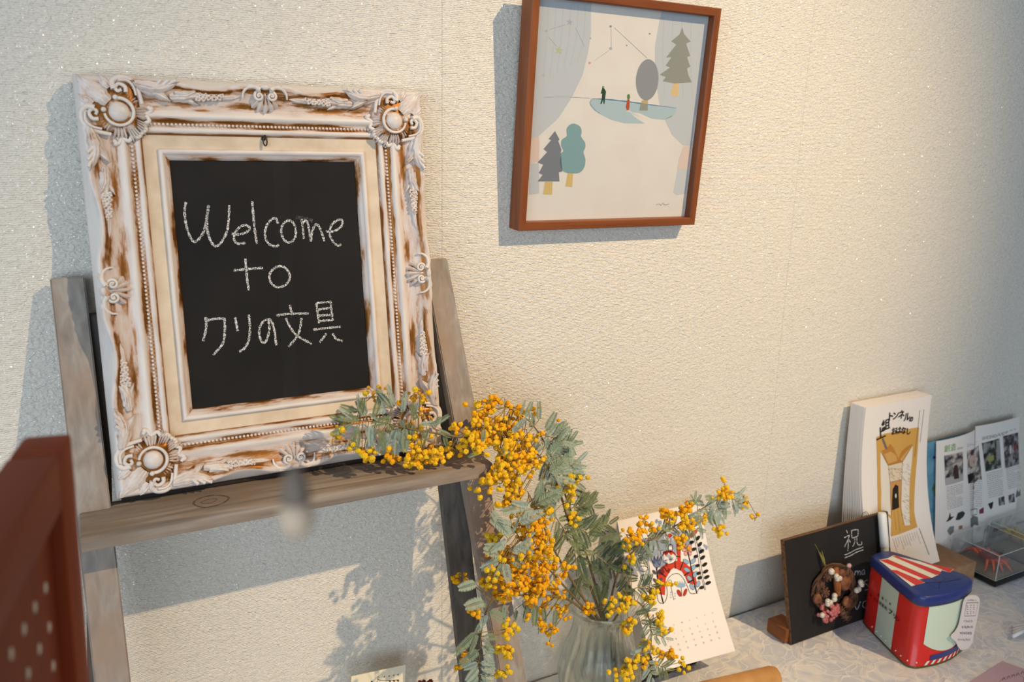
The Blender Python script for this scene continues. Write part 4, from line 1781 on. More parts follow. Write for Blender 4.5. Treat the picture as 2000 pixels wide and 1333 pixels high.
def cone(c, ax, ln, wd, name, m):
    q = MB()
    ax = ax.normalized()
    e1 = ax.cross(Vector((0.2, 0.5, 0.83))).normalized()
    e2 = ax.cross(e1)
    q.ell(c, (wd * 0.7, wd * 0.7, ln * 0.9), sub=2, R=Matrix((e1, e2, ax)).transposed())
    for i in range(34):
        t = i / 34
        h = (t * 2 - 1) * ln
        rr = wd * math.sqrt(max(0.05, 1 - (t * 1.7 - 0.75) ** 2))
        a = i * 2.4
        d = e1 * math.cos(a) + e2 * math.sin(a)
        q.ell(c + ax * h + d * rr * 0.85, (0.0022, 0.0030, 0.0010), sub=1, R=Matrix((d.cross(ax), d, ax)).transposed())
    return q.build(name, m, wr)


cone(wp(440, 770, 0.013), bN * 0.7 - bU * 0.4, 0.011, 0.011, 'pine_cone', CONE)
cone(wp(620, 965, 0.012), bU * 0.35 - bV * 0.8 + bN * 0.3, 0.016, 0.012, 'pine_cone', CONE)
cone(wp(470, 640, 0.011), bN + bV * 0.2, 0.011, 0.011, 'pine_cone', CONE)
cone(wp(640, 600, 0.012), bU * 0.5 + bV * 0.5 + bN * 0.4, 0.011, 0.010, 'pine_cone', CONE)
for (x, y, rx, ry) in ((630, 690, .014, .017), (650, 860, .013, .012), (390, 830, .010, .010), (600, 620, .011, .010)):
    q = MB()
    q.ell(wp(x, y, 0.011), (rx, ry, 0.007), sub=3, R=Rb, jit=0.06)
    q.build('seed_pod', CONE2, wr)
WB = mat('white_berry', rgb(232, 226, 208), rough=0.4)
RIB = mat('berry_line', rgb(150, 90, 66), rough=0.6)
for (x, y, r) in ((487, 590, 27), (530, 630, 23), (560, 648, 21), (540, 650, 25), (515, 798, 23), (513, 828, 23), (455, 845, 23), (480, 855, 21), (458, 868, 23), (742, 682, 24), (748, 703, 23), (706, 752, 24), (724, 742, 22), (408, 965, 22)):
    q = MB()
    c = wp(x, y, 0.0185)
    R_ = r / 4.442 * 0.00105
    q.ell(c, R_, sub=3)
    ob = q.build('white_berry', WB, wr)
    q = MB()
    for k in range(3):
        a = k * math.pi / 3
        d = (bU * math.cos(a) + bV * math.sin(a))
        q.tube([c + (d * math.cos(t) + bN * math.sin(t)) * (R_ * 1.005) for t in [math.pi * i / 10 for i in range(11)]], 0.00025, 5)
    q.build('berry_seam', RIB, ob)
PB = mat('pink_berry', rgb(168, 84, 88), rough=0.35, col2=rgb(196, 118, 118), nscale=120)
r = random.Random(5)
for i in range(38):
    a, d = r.uniform(0, 6.28), math.sqrt(r.random())
    x, y = 482 + 92 * d * math.cos(a), 945 + 80 * d * math.sin(a) - 25 * math.cos(a) * d
    q = MB()
    q.ell(wp(x, y, 0.011 + 0.010 * (1 - d)), r.uniform(0.0036, 0.0050), sub=2)
    q.build('pink_berry', PB, wr)
q = MB()
q.ell(wp(655, 545, 0.014), (0.0062, 0.0050, 0.004), sub=2, R=Rb)
q.build('pink_petal', mat('petal_pink', rgb(196, 160, 158), rough=0.6), wr)
RAF = mat('raffia_green', rgb(120, 112, 52), rough=0.7)
for dx in (-16, 0, 14):
    q = MB()
    q.tube([wp(462, 548, 0.010), wp(450 + dx * 0.5, 490, 0.008), wp(440 + dx, 440 - abs(dx), 0.004)], [0.0020, 0.0018, 0.0006], 6)
    q.build('raffia_tie', RAF, wr)
q = MB()
q.tube([wp(440, 450, 0.004), wp(405, 370, 0.001)], 0.0006, 6)
q.build('hanging_thread', RAF, wr)

# ================================================================== KRAFT BOX AND FLYERS
q = MB()
q.box((1.575, -0.092, TZ + 0.026), (0.235, 0.095, 0.050), bev=0.002)
one(q, 'kraft_box', mat('kraft_card', rgb(150, 116, 86), rough=0.8, col2=rgb(166, 130, 98), nscale=60),
    'low brown kraft box behind the tin, under the tunnel flyers', 'box', (1.575, -0.092, TZ + 0.001), auto=40)

fly = thing('flyer_stack', 'thick stack of white tunnel flyers leaning on the wall', 'flyers', (1.50, -0.06, TZ + 0.052))
fTL, fTR = atY(1691, 797, -0.046), atY(1819, 777, -0.046)
fTR.z = fTL.z
FLW = (fTR - fTL).length
FLL = 0.362


def flyS(u, v, k=0.0):
    """v down the sheet; the foot slides forward, k = how far back in the stack"""
    t = v / FLL
    x = fTL.x + u
    y = -0.046 + 0.030 * k - (0.010 + 0.060 * (1 - k * 0.8)) * t ** 2.4 - 0.004 * t
    z = fTL.z - 0.345 * t - 0.010 * t * t
    return Vector((x, y, z))


FPAP = mat('flyer_paper', rgb(234, 228, 222), rough=0.7)
NSH = 12
for k in range(NSH):
    q = MB()
    vs, fs = [], []
    nv = 14
    kk = k / (NSH - 1)
    jx = rnd.uniform(-0.0006, 0.0006) - 0.004 * kk
    for i in range(nv + 1):
        for j in range(2):
            p = flyS(FLW * j, FLL * i / nv, kk)
            p.x += jx
            p.z += rnd.uniform(-0.0002, 0.0002) + 0.002 * kk
            vs.append(p)
    for i in range(nv):
        a = i * 2
        fs.append((a, a + 2, a + 3, a + 1))
    q.add(vs, fs)
    n = len(vs)
    q.add([p + Vector((0, 0.0026, 0)) for p in vs], [tuple(reversed(f)) for f in fs])
    for i in range(nv):
        for j in (0, 1):
            a, b = 2 * i + j, 2 * i + 2 + j
            q.f.append((a, b, b + n, a + n) if j else (a, a + n, b + n, b))
            q.m.append(0)
    q.f.append((0, 1, 1 + n, n))
    q.m.append(0)
    sh_ = q.build('flyer_sheet', FPAP, fly, smooth=False)
    if k == 0:
        top_sheet = sh_
fsf = Surf(flyS)
fn0 = fsf.nor
fsf.nor = lambda u, v: (lambda n: n if n.y < 0 else -n)(fn0(u, v))
ink = Ink(fsf, T(1650, 770, 3.92), lift=0.0005, step=0.00012)
OCH, DK, CRM, LBR = (206, 160, 84), (44, 36, 30), (228, 220, 206), (200, 150, 90)
# ochre ground, laid in strips so that it follows the curl
left = [(242, 350), (246, 500), (248, 640), (250, 760), (250, 905)]
ink.poly([(240, 330), (300, 305), (400, 285), (500, 265), (568, 255), (560, 400), (550, 520), (540, 640), (532, 780), (530, 900), (540, 960), (555, 1020), (480, 1050), (400, 1080), (352, 1092), (356, 960), (300, 905), (252, 900), (250, 760), (248, 600), (244, 450)], OCH, 0)
ink.poly([(272, 440), (330, 548), (345, 700), (352, 930), (300, 905), (276, 890), (278, 760), (272, 600)], CRM, 1)
ink.poly([(520, 390), (512, 520), (494, 700), (492, 880), (498, 1005), (455, 1008), (430, 870), (432, 760), (440, 520)], CRM, 1)
ink.poly([(332, 548), (440, 520), (436, 655), (345, 676)], (222, 206, 178), 1)
ink.poly([(345, 676), (432, 656), (424, 872), (356, 892)], LBR, 1)
ink.poly([(358, 890), (364, 730), (385, 692), (408, 705), (414, 870), (380, 885)], DK, 2)
ink.ell(388, 780, 6, 18, (220, 214, 200), 0, 3, 10)
ink.poly([(280, 435), (318, 420), (345, 380), (370, 410), (410, 495), (430, 440), (470, 405), (518, 380), (470, 470), (440, 520), (330, 548)], (186, 128, 60), 1)
ink.poly([(300, 460), (350, 440), (390, 470), (400, 510), (330, 535)], (206, 160, 92), 2)
ink.poly([(420, 500), (470, 440), (500, 410), (465, 470), (436, 515)], (206, 160, 92), 2)
ink.poly([(280, 345), (294, 335), (326, 418), (310, 425)], (110, 106, 100), 2)
ln = 0.0008
ink.stroke([(272, 440), (330, 548), (440, 520), (520, 390)], ln, DK, 3, 0)
ink.stroke([(330, 548), (345, 700), (356, 930)], ln, DK, 3)
ink.stroke([(440, 520), (432, 700), (428, 870), (455, 1008)], ln, DK, 3)
ink.stroke([(345, 676), (432, 656)], ln, DK, 3, 0)
r = random.Random(4)
for (ax, ay, bx, by, n) in ((336, 560, 436, 650, 26), (440, 520, 500, 1000, 46)):
    for i in range(n):
        x, y = r.uniform(ax, bx), r.uniform(ay, by)
        if ax > 400:
            x = min(x, 505 - (y - 520) * 0.02)
        ink.stroke([(x - 10, y + r.uniform(-6, 6)), (x, y + r.uniform(-4, 8)), (x + r.uniform(2, 10), y + r.uniform(4, 16))], ln * 0.8, (120, 84, 52), 3, 3)
ink.poly([(358, 905), (420, 880), (450, 1010), (440, 1045), (352, 1080)], OCH, 2)
# title: two slanting lines of brush lettering
ink2 = ink
for ch, x, y, s, an in (('上', 238, 352, 0.0225, 10), ('組', 278, 280, 0.0200, 8), ('ト', 318, 208, 0.0170, 6), ('ン', 360, 196, 0.0155, 4), ('ネ', 402, 190, 0.0165, 2), ('ル', 446, 205, 0.0160, 0), ('の', 488, 212, 0.0105, 0),
                        ('お', 352, 312, 0.0135, 4), ('は', 386, 306, 0.0135, 2), ('な', 424, 306, 0.0135, 0), ('し', 462, 310, 0.0130, 0)):
    # v runs down the sheet, so the lettering is laid with v reversed
    cu = bpy.data.curves.new('lettering', 'FONT')
    cu.body = ch
    cu.size = s * 1.32
    cu.offset = 0.0006
    cu.resolution_u = 3
    ob = bpy.data.objects.new('lettering', cu)
    COL.objects.link(ob)
    bpy.context.view_layer.update()
    dg = bpy.context.evaluated_depsgraph_get()
    me = ob.evaluated_get(dg).to_mesh()
    u0, v0 = fsf.uv(*ink.tr(x, y))
    ca, sa = math.cos(math.radians(an)), math.sin(math.radians(an))
    vs = [fsf.pt(u0 + (p.co.x * ca - p.co.y * sa), v0 - (p.co.x * sa + p.co.y * ca), 0.0011) for p in me.vertices]
    if vs:
        ink.mb.add(vs, [tuple(p.vertices) for p in me.polygons], ink.mi(DK))
    ob.evaluated_get(dg).to_mesh_clear()
    bpy.data.objects.remove(ob)
    bpy.data.curves.remove(cu)
# columns of small print
for (a, b, w) in (((604, 120), (574, 372), 0.0016), ((574, 125), (532, 485), 0.0020), ((402, 895), (420, 1055), 0.0014), ((376, 905), (390, 1045), 0.0012), ((568, 1030), (645, 1235), 0.0024)):
    n = int(math.hypot(b[0] - a[0], b[1] - a[1]) / 13)
    for i in range(n):
        t0, t1 = i / n, (i + 0.62) / n
        ink.stroke([(a[0] + (b[0] - a[0]) * t0, a[1] + (b[1] - a[1]) * t0), (a[0] + (b[0] - a[0]) * t1, a[1] + (b[1] - a[1]) * t1)], w, (70, 64, 62), 3, 0)
for i in range(11):
    x = 366 + i * 18
    y = 1110 - i * 6
    l = r.uniform(50, 120)
    for j in range(int(l / 9)):
        ink.stroke([(x + j * 3.0, y + j * 9), (x + j * 3.0 + 1.6, y + j * 9 + 5.5)], 0.0012, (120, 114, 112), 2, 0)
ink.build('flyer_print', top_sheet)

# ================================================================== NEWSLETTER AND TEAL BOOKLET
nwO = atY(1832, 864, -0.030)
NEW1 = thing('newsletter', 'folded newsletter with four photographs standing against the wall', 'newsletter', (1.80, -0.05, TZ))
NWH = nwO.z - TZ - 0.004
xf = atY(1909, 841, -0.030).x - nwO.x
xr = atY(1996, 819, -0.030).x - nwO.x


def newS(u, v):
    """v down the sheet"""
    t = v / NWH
    y = -0.026 - 0.020 * t
    y -= 0.006 * math.sin(math.pi * min(1, max(0, u / xf))) if u < xf else -0.002 + 0.004 * math.sin(math.pi * min(1, (u - xf) / (xr - xf)))
    return Vector((nwO.x + u + 0.030 * t, y, nwO.z + 0.006 * min(1, u / xf) + (0.008 if u > xf else 0) - v))


for (u0, u1, nm) in ((0.0, xf, 'left_leaf'), (xf + 0.0005, xr, 'right_leaf')):
    q = MB()
    vs, fs = [], []
    for i in range(7):
        for j in range(9):
            vs.append(newS(u0 + (u1 - u0) * j / 8, NWH * i / 6))
    for i in range(6):
        for j in range(8):
            a = i * 9 + j
            fs.append((a, a + 9, a + 10, a + 1))
    q.add(vs, fs)
    q.add([p + Vector((0, 0.0008, 0)) for p in vs], [tuple(reversed(f)) for f in fs])
    lf = q.build(nm, FPAP, NEW1)
    if nm == 'left_leaf':
        newL = lf
nsf = Surf(newS)
nn0 = nsf.nor
nsf.nor = lambda u, v: (lambda n: n if n.y < 0 else -n)(nn0(u, v))
ink = Ink(nsf, T(1800, 800, 4.76), lift=0.0006, step=0.00012)


def photo_mat(name, c1, c2, c3, sc):
    m = bpy.data.materials.new(name)
    m.use_nodes = True
    nt = m.node_tree
    b = nt.nodes['Principled BSDF']
    b.inputs['Roughness'].default_value = 0.6
    tc = nt.nodes.new('ShaderNodeTexCoord')
    n = nt.nodes.new('ShaderNodeTexNoise')
    n.inputs['Scale'].default_value = sc
    n.inputs['Detail'].default_value = 3
    nt.links.new(tc.outputs['Object'], n.inputs['Vector'])
    r_ = nt.nodes.new('ShaderNodeValToRGB')
    r_.color_ramp.elements[0].position = 0.36
    r_.color_ramp.elements[0].color = c1
    r_.color_ramp.elements[1].position = 0.62
    r_.color_ramp.elements[1].color = c3
    e = r_.color_ramp.elements.new(0.48)
    e.color = c2
    nt.links.new(n.outputs['Fac'], r_.inputs['Fac'])
    nt.links.new(r_.outputs[0], b.inputs['Base Color'])
    return m


PH = [photo_mat('photo_print_a', rgb(40, 34, 34), rgb(130, 124, 122), rgb(196, 186, 170), 70), photo_mat('photo_print_b', rgb(50, 38, 36), rgb(120, 106, 100), rgb(200, 190, 182), 55),
      photo_mat('photo_print_c', rgb(22, 26, 20), rgb(60, 66, 52), rgb(150, 150, 146), 60), photo_mat('photo_print_d', rgb(46, 44, 48), rgb(104, 96, 100), rgb(170, 164, 160), 80)]
# each photograph is a sky / ground / figure arrangement
ink.poly([(208, 430), (382, 392), (386, 660), (222, 708)], PH[0], 1)
ink.poly([(216, 640), (384, 600), (386, 660), (222, 708)], (176, 172, 170), 2)
ink.poly([(300, 525), (325, 510), (338, 560), (345, 640), (300, 650), (290, 590)], (70, 48, 46), 3)
ink.poly([(420, 388), (528, 335), (558, 655), (432, 690)], PH[1], 1)
ink.poly([(425, 610), (480, 585), (470, 660), (434, 688)], (34, 28, 28), 2)
ink.ell(470, 480, 30, 55, (198, 168, 152), 10, 2, 16)
ink.poly([(558, 315), (722, 270), (740, 540), (592, 580)], PH[2], 1)
ink.poly([(600, 450), (668, 420), (670, 470), (620, 490)], (158, 150, 90), 2)
ink.poly([(690, 290), (722, 278), (735, 480), (700, 440)], (150, 150, 150), 2)
ink.poly([(755, 250), (895, 215), (905, 510), (775, 550)], PH[3], 1)
ink.poly([(815, 340), (830, 330), (832, 410), (818, 414)], (206, 196, 190), 2)
ink.poly([(860, 330), (880, 322), (872, 390), (858, 396)], (150, 70, 74), 2)
# heading
for ch, x, y in (('創', 208, 395), ('造', 266, 385)):
    cu = bpy.data.curves.new('lettering', 'FONT')
    cu.body = ch
    cu.size = 0.0185
    cu.offset = 0.0
    ob = bpy.data.objects.new('lettering', cu)
    COL.objects.link(ob)
    bpy.context.view_layer.update()
    dg = bpy.context.evaluated_depsgraph_get()
    me = ob.evaluated_get(dg).to_mesh()
    u0, v0 = nsf.uv(*ink.tr(x, y))
    vs = [nsf.pt(u0 + p.co.x, v0 - p.co.y, 0.0010) for p in me.vertices]
    if vs:
        ink.mb.add(vs, [tuple(p.vertices) for p in me.polygons], ink.mi((128, 176, 84)))
    ob.evaluated_get(dg).to_mesh_clear()
    bpy.data.objects.remove(ob)
    bpy.data.curves.remove(cu)
TXT = (150, 146, 148)
ink.lines([(330, 362), (382, 350), (330, 372), (382, 360)], 2, (120, 150, 90), 0.0012, 2, 3)
ink.lines([(420, 325), (520, 300), (420, 345), (470, 335)], 2, TXT, 0.0012, 2, 4)
ink.lines([(228, 725), (382, 690), (238, 930), (382, 885)], 13, TXT, 0.0012, 2, 5)
ink.lines([(445, 705), (560, 672), (452, 930), (560, 900)], 12, TXT, 0.0012, 2, 6)
ink.lines([(600, 600), (752, 560), (620, 820), (760, 785)], 13, TXT, 0.0012, 2, 7)
ink.lines([(785, 560), (915, 525), (800, 740), (925, 705)], 11, TXT, 0.0012, 2, 8)
ink.lines([(560, 262), (880, 180), (562, 282), (882, 200)], 3, TXT, 0.0014, 2, 9)
ink.lines([(262, 1215), (380, 1185), (270, 1310), (382, 1280)], 7, TXT, 0.0012, 2, 10)
# small cut-out pictures
ink.poly([(225, 1050), (250, 1010), (262, 955), (270, 1000), (300, 995), (265, 1030)], (70, 44, 46), 2)
ink.poly([(315, 1030), (335, 965), (380, 945), (402, 965), (385, 1000), (350, 1028)], (62, 62, 60), 2)
ink.poly([(235, 1130), (262, 1090), (300, 1085), (295, 1140), (262, 1170)], (130, 130, 128), 2)
ink.poly([(345, 1085), (378, 1078), (376, 1110), (346, 1118)], (150, 120, 90), 2)
ink.loop([(455, 938), (512, 922), (514, 975), (460, 990)], 0.0016, (110, 56, 76), 3, 1)
ink.poly([(535, 935), (575, 910), (575, 965), (535, 972)], (124, 60, 80), 2)
ink.poly([(615, 880), (665, 858), (655, 915), (640, 932)], (52, 46, 48), 2)
for x, y in ((712, 825), (805, 800)):
    ink.poly([(x, y), (x + 54, y - 18), (x + 60, y + 60), (x + 6, y + 72)], PH[3], 2)
ink.poly([(872, 820), (885, 745), (900, 770), (912, 740), (918, 800)], (110, 110, 108), 2)
ink.poly([(455, 1020), (520, 1000), (525, 1080), (460, 1100)], (120, 120, 118), 2)
ink.build('newsletter_print', newL)

tb = thing('teal_booklet', 'blue-teal booklet standing between the flyers and the newsletter', 'booklet', (1.69, -0.05, TZ))
tO = atY(1813, 866, -0.024)
SEA = mat('sea_blue_print', rgb(110, 158, 180), rough=0.5, col2=rgb(70, 128, 160), nscale=26)


def teaS(u, v):
    t = v / NWH
    return Vector((tO.x + u + 0.085 * max(0, t - 0.35) ** 1.3, -0.0205 - 0.020 * t, tO.z - v))


q = MB()
vs, fs = [], []
for i in range(9):
    for j in range(3):
        vs.append(teaS(0.16 * j / 2, (tO.z - TZ - 0.004) * i / 8))
for i in range(8):
    for j in range(2):
        a = i * 3 + j
        fs.append((a, a + 3, a + 4, a + 1))
q.add(vs, fs)
q.add([p + Vector((0, 0.003, 0)) for p in vs], [tuple(reversed(f)) for f in fs])
tcv = q.build('cover', SEA, tb)
tsf = Surf(teaS)
tn0 = tsf.nor
tsf.nor = lambda u, v: (lambda n: n if n.y < 0 else -n)(tn0(u, v))
ink = Ink(tsf, T(1800, 800, 4.76), lift=0.0004)
ink.poly([(95, 735), (118, 690), (140, 665), (165, 650), (168, 800), (150, 815), (112, 810), (108, 765)], (78, 98, 60), 1)
ink.poly([(105, 438), (130, 434), (130, 458), (105, 462)], (40, 48, 60), 1)
ink.poly([(118, 890), (150, 884), (152, 905), (120, 912)], (44, 54, 66), 1)
ink.poly([(122, 918), (150, 912), (152, 930), (124, 936)], (44, 54, 66), 1)
ink.build('cover_print', tcv)

# ================================================================== FAN-SHAPED TIN
TB, TL_ = TZ + 0.001, TZ + 0.129
plan = [(1.332, -0.146), (1.345, -0.1375), (1.374, -0.1375), (1.388, -0.147), (1.4085, -0.196), (1.429, -0.250), (1.4345, -0.272), (1.427, -0.2865), (1.410, -0.2935), (1.380, -0.2985), (1.345, -0.2975), (1.310, -0.291),
        (1.294, -0.284), (1.288, -0.270), (1.297, -0.240), (1.315, -0.190)]
outl = [(p.x, p.y) for p in cat([Vector((a, b, 0)) for a, b in plan], 5, True)]
tin = thing('souvenir_tin', 'fan-shaped red tin with blue lid and red-white striped top', 'tin', (1.36, -0.22, TB))
RED_T = mat('tin_red', rgb(206, 40, 34), rough=0.38, coat=0.2)
BLU_T = mat('tin_blue', rgb(36, 52, 118), rough=0.4, coat=0.2)
CRM_T = mat('tin_cream', rgb(206, 220, 200), rough=0.4, coat=0.2)
WHT_T = mat('tin_white', rgb(226, 228, 214), rough=0.4, coat=0.2)
GRN_T = mat('tin_green_white', rgb(190, 208, 196), rough=0.4, coat=0.2)
BLK_T = mat('tin_black', rgb(24, 22, 24), rough=0.4, coat=0.2)
RIM_T = mat('tin_rim', rgb(110, 104, 60), rough=0.35, metal=0.7)
n = len(outl)
cxT = sum(p[0] for p in outl) / n
cyT = sum(p[1] for p in outl) / n


def scl(p, d):
    v = Vector((p[0] - cxT, p[1] - cyT))
    return (p[0] + v.normalized().x * d, p[1] + v.normalized().y * d)


def prism(rings, name, m, parent, cap_top=True, cap_bot=True, auto=40):
    q = MB()
    vs, fs = [], []
    for d, z in rings:
        for p in outl:
            a = scl(p, d)
            vs.append((a[0], a[1], z))
    for i in range(len(rings) - 1):
        for k in range(n):
            k2 = (k + 1) % n
            fs.append((i * n + k, (i + 1) * n + k, (i + 1) * n + k2, i * n + k2))
    if cap_top:
        fs.append(tuple(reversed([(len(rings) - 1) * n + k for k in range(n)])))
    if cap_bot:
        fs.append(tuple(range(n)))
    q.add(vs, fs)
    return q.build(name, m, parent, auto=auto)


body = prism([(-0.0005, TB), (0.0008, TB + 0.001), (0.0008, TB + 0.003), (0, TB + 0.004), (0, TL_ + 0.004)], 'tin_body', RED_T, tin)
prism([(0.0009, TB), (0.0016, TB + 0.0008), (0.0016, TB + 0.0026), (0.0009, TB + 0.0034)], 'base_rim', RIM_T, tin, True, True)
lid = prism([(0.0018, TL_), (0.0026, TL_ + 0.001), (0.0024, TL_ + 0.0150), (0.0010, TL_ + 0.0185), (-0.0015, TL_ + 0.0200)], 'lid', BLU_T, tin)
prism([(0.0016, TL_ - 0.0012), (0.0028, TL_ - 0.0006), (0.0028, TL_ + 0.0008), (0.0016, TL_ + 0.0012)], 'lid_rim', RIM_T, tin)
LTZ = TL_ + 0.0200
lsf = planar((1.30, -0.30, LTZ), (1, 0, 0), (0, 1, 0))
ink = Ink(lsf, T(1670, 1060, 5.127), lift=0.0004, step=0.0001)
# striped panel of the lid, clipped by the blue ends
stripes = [[(382, 132), (990, 270), (942, 305), (850, 275)], [(238, 178), (330, 175), (770, 362), (650, 370), (240, 185)]]
ink.poly([(238, 178), (330, 160), (382, 132), (990, 270), (945, 305), (868, 282), (850, 320), (765, 362), (640, 372), (700, 405), (565, 442)], WHT_T, 0)
for st in ([(382, 132), (420, 140), (985, 268), (945, 305), (870, 285)], [(370, 150), (860, 312), (770, 352), (330, 160)], [(238, 178), (300, 172), (640, 372), (700, 380), (760, 362)], [(345, 275), (405, 280), (700, 405), (600, 432)]):
    pass
ink.poly([(372, 140), (420, 140), (868, 300), (850, 322), (810, 330)], RED_T, 1)
ink.poly([(640, 190), (985, 270), (942, 305), (800, 245)], RED_T, 1)
ink.poly([(238, 178), (330, 172), (772, 360), (690, 370)], RED_T, 1)
ink.poly([(345, 275), (420, 282), (700, 402), (605, 432)], RED_T, 1)
NAVY = mat('tin_navy', rgb(16, 22, 60), rough=0.4, coat=0.2)
ink.poly([(868, 282), (900, 300), (1062, 370), (850, 402), (700, 405), (645, 372), (765, 360), (850, 320)], BLU_T, 2)
ink.stroke([(870, 340), (905, 368), (1062, 368)], 0.0010, NAVY, 3, 0)
ink.stroke([(905, 368), (850, 402), (838, 465), (705, 408)], 0.0010, NAVY, 3, 0)
ink.stroke([(768, 360), (850, 402)], 0.0010, NAVY, 3, 0)
ink.build('lid_stripes', lid)


# decoration on the wall of the tin: a surface following its outline
def wallS(s, v):
    """s = distance round the outline from the rear left corner (counter-clockwise from above), v = height"""
    per = 0.0
    s = s % PERT
    for k in range(n):
        a, b = outl[(-k) % n], outl[(-k - 1) % n]
        l = math.hypot(b[0] - a[0], b[1] - a[1])
        if per + l >= s or k == n - 1:
            t = (s - per) / max(l, 1e-9)
            x, y = a[0] + (b[0] - a[0]) * t, a[1] + (b[1] - a[1]) * t
            d = Vector((x - cxT, y - cyT)).normalized()
            return Vector((x + d.x * 0.0009, y + d.y * 0.0009, TB + v))
        per += l


PERT = sum(math.hypot(outl[k][0] - outl[k - 1][0], outl[k][1] - outl[k - 1][1]) for k in range(n))


def wall_patch(q, s0, s1, v0, v1, mi, ns=10, lift=0.0, top=None):
    vs, fs = [], []
    for i in range(ns + 1):
        s = s0 + (s1 - s0) * i / ns
        for v in (v0(i / ns) if callable(v0) else v0, v1(i / ns) if callable(v1) else v1):
            p = wallS(s, v)
            d = Vector((p.x - cxT, p.y - cyT, 0)).normalized()
            vs.append(p + d * lift)
    for i in range(ns):
        fs.append((2 * i, 2 * i + 2, 2 * i + 3, 2 * i + 1))
    q.add(vs, fs, mi)


def s_of(px, py, lo, hi, v):
    best = min(((abs(proj(wallS(lo + (hi - lo) * i / 300, v))[0] - px) + 0.3 * abs(proj(wallS(lo + (hi - lo) * i / 300, v))[1] - py)), lo + (hi - lo) * i / 300) for i in range(301))
    return best[1]


WX = T(1670, 1060, 5.127)
s_band0 = s_of(*WX(228, 800), 0, 0.32, 0.06)
s_band1 = s_of(*WX(395, 880), 0, 0.32, 0.06)
s_face0 = s_of(*WX(690, 900), 0, 0.40, 0.06)
s_face1 = s_of(*WX(1040, 700), 0.1, 0.42, 0.06)
q = MB()
wall_patch(q, s_band0, s_band1, 0.004, 0.129, 0, 4)
q.build('white_band', GRN_T, body)
q = MB()
fc = lambda t: 0.026 + 0.030 * abs(t * 2 - 0.9) ** 2
wall_patch(q, s_face0, s_face1, fc, 0.129, 0, 18)
q.build('cream_panel', CRM_T, body)
q = MB()
wall_patch(q, s_face0 + 0.02, s_face1 + 0.01, lambda t: 0.013 + 0.002 * t, lambda t: 0.024 + 0.002 * t, 0, 12, 0.0003)
q.build('blue_band', BLU_T, body)
for k in range(9):
    q = MB()
    a = s_face0 + 0.008 + k * 0.0145
    vs = []
    for ds, v in ((0, 0.0045), (0.006, 0.0045), (0.012, 0.0125), (0.006, 0.0125)):
        p = wallS(a + ds, v)
        vs.append(p + Vector((p.x - cxT, p.y - cyT, 0)).normalized() * 0.0003)
    q.add(vs, [(0, 1, 2, 3)])
    q.build('collar_stripe', WHT_T, body)
q = MB()
for k in range(9):
    p = wallS(0.028 + k * 0.0155, 0.012)
    d = Vector((p.x - cxT, p.y - cyT, 0)).normalized()
    q.ell(p + d * 0.0002, (0.0016, 0.0016, 0.0018), sub=1)
o = q.build('dot_row', WHT_T, body)
o['kind'] = 'stuff'
# slanting brush lettering across the band
tu = Vector((outl[-3][0], outl[-3][1], 0))
pA, pB = wallS(s_band0 - 0.022, 0.07), wallS(s_band1 + 0.02, 0.07)
lu = (pB - pA).normalized()
lnrm = lu.cross(Vector((0, 0, 1))).normalized()
if lnrm.dot(Vector((-1, -0.5, 0))) < 0:
    lnrm = -lnrm
tsf2 = planar(wallS((s_band0 + s_band1) / 2, 0.0) + lnrm * 0.0016 - lu * 0.06, lu, (0, 0, 1))
tsf2.n = lnrm
ink = Ink(tsf2, WX, lift=0.0004)
for ch, x, y, s in (('大', 150, 528, 0.0058), ('阪', 226, 530, 0.0058), ('名', 268, 562, 0.0056), ('物', 302, 588, 0.0056), ('の', 342, 616, 0.0050),
                    ('く', 186, 572, 0.0080), ('い', 213, 592, 0.0080), ('だ', 240, 614, 0.0080), ('お', 267, 636, 0.0080), ('れ', 296, 660, 0.0080), ('プ', 330, 698, 0.0125), ('リ', 376, 742, 0.0115), ('ン', 404, 772, 0.0115)):
    ink.text(ch, x, y, s, BLK_T, 1, ang=-4, bold=0.00035)
ink.build('tin_lettering', body)

# speech-bubble tag stuck on the right of the tin
tag_o = thing('handwritten_tag', 'white rounded tag with handwriting at the right side of the tin', 'tag', (1.45, -0.268, TZ + 0.001))
gO = atY(1873, 1268, -0.3035)
gU = Vector((0.995, 0.06, 0)).normalized()
gV = Vector((0, 0, 1))
gsf = planar(gO, gU, gV)
pts = [(960, 945), (1005, 890), (1040, 820), (1070, 680), (1090, 585), (1130, 540), (1200, 530), (1245, 560), (1245, 640), (1225, 760), (1195, 900), (1175, 1000), (1135, 1060), (1070, 1080), (1035, 1050), (1010, 1000)]
TAGM = mat('tag_paper', rgb(222, 212, 210), rough=0.6)
uv = [gsf.uv(*WX(*p)) for p in pts]
uv = [(p.x, p.y) for p in cat([Vector((a, b, 0)) for a, b in uv], 4, True)]
q = MB()
m_ = len(uv)
q.add([gsf.pt(a, b, 0) for a, b in uv] + [gsf.pt(a, b, -0.0008) for a, b in uv],
      [tuple(range(m_)), tuple(reversed(range(m_, 2 * m_)))] + [(k, k + m_, (k + 1) % m_ + m_, (k + 1) % m_) for k in range(m_)])
tcard = q.build('tag_card', TAGM, tag_o, smooth=False)
ink = Ink(gsf, WX, lift=0.0004)
HW = (60, 54, 60)
ink.loop([(1115, 605), (1232, 602), (1205, 735), (1095, 738)], 0.0010, HW, 1, 1)
r = random.Random(9)
